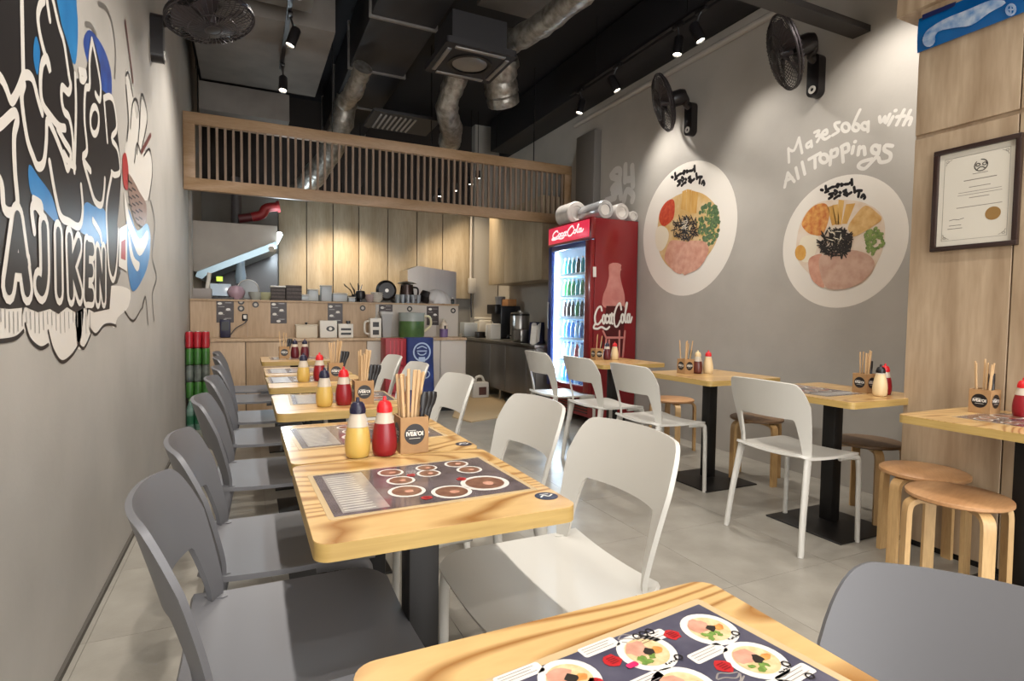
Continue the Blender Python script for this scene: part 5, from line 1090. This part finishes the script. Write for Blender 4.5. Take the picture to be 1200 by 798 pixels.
simple('cardboard_box', 'small brown cardboard box on the coffee machine', 'box', MB().box2((-.07, -.12, 0), (.07, .12, .10), bev=.004), mat('cardboard', '#a9794d', .7), (3.52, aty(591, 3.48)-.06, WZ+.4805))
t = thing('water_boiler', 'tall stainless water boiler on the steel worktop', 'boiler', (3.36, aty(609, 3.36), WZ)); MB().lathe([(0, 0), (.13, 0), (.13, .36), (.12, .38), (.03, .39), (.03, .41), (0, .41)], 30).build('tank', M_steel, t); MB().lathe([(.132, .34), (.132, .365), (.12, .366)], 30).build('lid_rim', M_blackpl, t); MB().tube([(-.13, 0, .07), (-.18, 0, .07), (-.18, 0, .04)], .012, 8).build('tap', M_blackpl, t)
t = thing('toaster', 'ribbed stainless toaster box in front of the boiler', 'toaster', (3.2, aty(613, 3.2), WZ)); MB().box2((-.09, -.12, .01), (.09, .12, .17), bev=.02).build('shell', M_steel, t)
for k in range(5): MB().box((-.091, -.09+k*.045, .09), (.004, .012, .12)).build('rib', M_steeld, t)
MB().box2((-.085, -.11, 0), (.085, .11, .01)).build('base', M_blackpl, t)
def nb(u, v):
    a = 2*PI*u; r = .13*(1-.25*v) + .012*math.sin(4*a+4*v); return Vector((r*.8*math.cos(a), r*math.sin(a), .26*v))
simple('navy_bag', 'navy bag at the fridge end of the steel worktop', 'bag', MB().shell(nb, 28, 8, .004), mat('navy_cloth', '#1d2347', .7), (3.28, aty(629, 3.28), WZ+.003))
simple('white_cloth', 'white cloth lying against the navy bag', 'cloth', MB().shell(lambda u, v: Vector((.05*math.sin(7*u)-.02*v, .10*(u-.5), .22*(1-v)+.02*math.sin(9*u))), 14, 8, .004), M_boxw, (3.13, 5.98, WZ+.02))
# wooden cupboard on the right wall
ya, yb = onx(635, 300, 3.35).y, onx(573, 300, 3.35).y
t = thing('wall_cupboard', 'pale wooden wall cupboard over the steel worktop', 'cupboard', (3.35, ya, 1.60)); MB().box2((.02, 0, 0), (.368, yb-ya, 1.05)).build('carcass', M_kpanel, t)
for k in range(3): MB().box2((0, (yb-ya)*k/3+.003, 0), (.02, (yb-ya)*(k+1)/3-.003, 1.05), bev=.002).build('door', M_kpanel, t)
t = thing('switch_box', 'grey switch box under a pale conduit on the kitchen wall', 'switch', (XR-.45, 8.42, 1.6)); 
cc = ony(553, 335, 8.40); t.location = cc; MB().box2((-.06, -.03, -.12), (.06, .04, .12), bev=.01).build('box', mat('switch_grey', '#a8a39b', .5), t); MB().tube([(-.02, .01, .12), (-.02, .01, 1.4)], .018, 8).build('conduit', mat('pale_pipe', '#b8b2aa', .5), t); MB().tube([(-.01, .01, -.12), (.0, .01, -.5)], .012, 8).build('cable', M_blackpl, t)
t = thing('liquid_jug', 'white liquid jerrycan with dark label on the floor by the steel cabinet', 'jerrycan', (2.90, 7.2, .001)); b = MB(); b.box2((-.12, -.07, 0), (.12, .07, .22), bev=.02); b.build('body', M_boxw, t); MB().tube(smooth([(-.06, 0, .21), (-.05, 0, .28), (.03, 0, .29), (.07, 0, .21)], 5), .018, 10).build('handle', M_boxw, t); MB().lathe([(0, .21), (.025, .21), (.025, .26), (0, .262)], 14, Matrix.Translation((-.085, 0, 0))).build('cap', M_boxw, t); MB().box((.02, -.071, .10), (.11, .002, .11)).build('label', mat('jug_label', '#5a3a34', .5), t)
q = [onz(u, v, .012) for u, v in ((540, 462), (588, 462), (600, 486), (552, 494), (530, 488))]  # warm light on the kitchen floor, put in as a raised beige patch
b = MB(); mx_ = sum((p.x for p in q))/5; my_ = sum((p.y for p in q))/5; b.prism([(p.x-mx_, p.y-my_) for p in q], .012); simple('warm_floor_light', 'beige raised patch standing for warm light on the kitchen floor', 'painted light', b, mat('warm_light_beige', '#b59d78', .8), (mx_, my_, .0005))
# crates and bag before the counter
x0, x1 = at(449, 6.05), at(473, 6.05)
t = thing('red_crate', 'red plastic drinks crates stacked before the counter', 'crate', ((x0+x1)/2, 6.05, 0)); w_ = (x1-x0)/2; M_rc = mat('crate_red', '#8e1d28', .45)
for k in range(3):
    b = MB(); z = .295*k
    for (dx, dy, sx, sy) in ((0, -.115, 2*w_, .015), (0, .115, 2*w_, .015), (-w_+.007, 0, .015, .23), (w_-.007, 0, .015, .23)): b.box((dx, dy, z+.145), (sx, sy, .29), bev=.004)
    b.box((0, 0, z+.01), (2*w_, .23, .02)); cr = b.build('crate', M_rc, t)
    for j in range(4): MB().box((-w_+.05+(2*w_-.1)*j/3, -.125, z+.145), (.012, .008, .25)).build('rib', mat('crate_rib', '#b23440', .45), cr)
x0, x1 = at(475, 6.0), at(506, 6.0); w_ = (x1-x0)/2
t = thing('navy_sack', 'navy blue sack with a pale round emblem before the counter', 'bag', ((x0+x1)/2, 6.0, 0))
def nsk(u, v):
    a = 2*PI*u; ca, sa = math.cos(a), math.sin(a); e = lambda c: math.copysign(abs(c)**.45, c); g = 1 + .25*max(0, .75-v) + .015*math.sin(6*a+5*v); return Vector((w_*g*e(ca), .10*g*e(sa), .89*v))
b = MB(); b.shell(nsk, 40, 14, .006); b.poly3([nsk(i/20, 1) for i in range(20)]); b.build('sack', mat('sack_navy', '#22346e', .65, c2='#1b2a5c', nscale=9), t)
M_em = mat('emblem_pale', '#9fb0cc', .5); b = MB(); b.ribbon([Vector((.09*math.cos(2*PI*i/30), -.135, .74+.095*math.sin(2*PI*i/30))) for i in range(31)], .016, NY); b.build('emblem_ring', M_em, t, flat=True)
b = MB()
for st in ([(-.05, .78), (0, .80), (.05, .78)], [(-.045, .73), (-.02, .71), (.02, .71), (.045, .73)], [(-.05, .75), (.05, .75)]): b.ribbon(smooth([Vector((u, -.136, v)) for u, v in st], 4) if len(st) > 2 else [Vector((u, -.136, v)) for u, v in st], .012, NY)
b.build('emblem_lines', M_em, t, flat=True); MB().box((0, -.135, .66), (.07, .004, .05)).build('emblem_base', M_em, t)
b = MB(); b.ribbon([Vector((.03+.05*math.cos(2*PI*i/20), -.155, .50+.04*math.sin(2*PI*i/20))) for i in range(21)], .012, NY); b.build('lower_emblem', M_em, t, flat=True)

# ---------------------------------------------------------------- cans and bottles stacked in the left corner
def can_proto(name, m, top):
    t = thing(name, 'x', 'can'); MB().lathe([(0, 0), (.026, 0), (.0335, .008), (.0335, .145), (.027, .157)], 18).build('can_body', m, t); MB().lathe([(.027, .157), (.025, .160), (.024, .156), (0, .156)], 18).build('lid', top, t); return t
cR = can_proto('drink_can', mat('can_red', '#a8202a', .3, c2='#8c1620', nscale=9), M_steel); cG = can_proto('drink_can', mat('can_green', '#3a6e2a', .3, c2='#244f1e', nscale=9), M_steel); cS = can_proto('drink_can', mat('can_grey', '#6b7068', .3, c2='#2c3a34', nscale=14), M_steel)
def pet_proto():
    t = thing('green_bottle', 'x', 'bottle'); MB().lathe([(0, 0), (.030, 0), (.033, .01), (.033, .17), (.030, .21), (.015, .265), (.0135, .285), (0, .285)], 18).build('bottle_body', mat('pet_green', '#4d7f6a', .15, trans=.3, c2='#9fb7ac', nscale=12), t); MB().lathe([(.0338, .06), (.0338, .14)], 18).build('label', mat('pet_label', '#1f5a3c', .4), t); MB().lathe([(.016, .283), (.016, .305), (0, .306)], 14).build('cap', mat('cap_pale', '#a9c9a0', .4), t); return t
pB = pet_proto(); z = .001; rows = [(pB, .307, 'green bottle', 'bottom layer'), (cG, .161, 'green can', 'lower green layer'), (cS, .161, 'grey can', 'middle grey layer'), (cG, .161, 'green can', 'upper green layer'), (cR, .161, 'red can', 'top red layer')]
M_film = mat('shrink_film', '#c8c8c4', .1, alpha=.10)
for p_, h, kind, lay in rows:
    for i in range(3):
        for j in range(2):
            place(p_, XL+.038+.0685*i, 6.18+.0685*j, i*1.1+j, '%s, %s from the wall, %s row of the corner stack\'s %s' % (kind, ('first', 'second', 'third')[i], ('front', 'back')[j], lay), 'cans and bottles stacked in the left corner', z)
    z += h
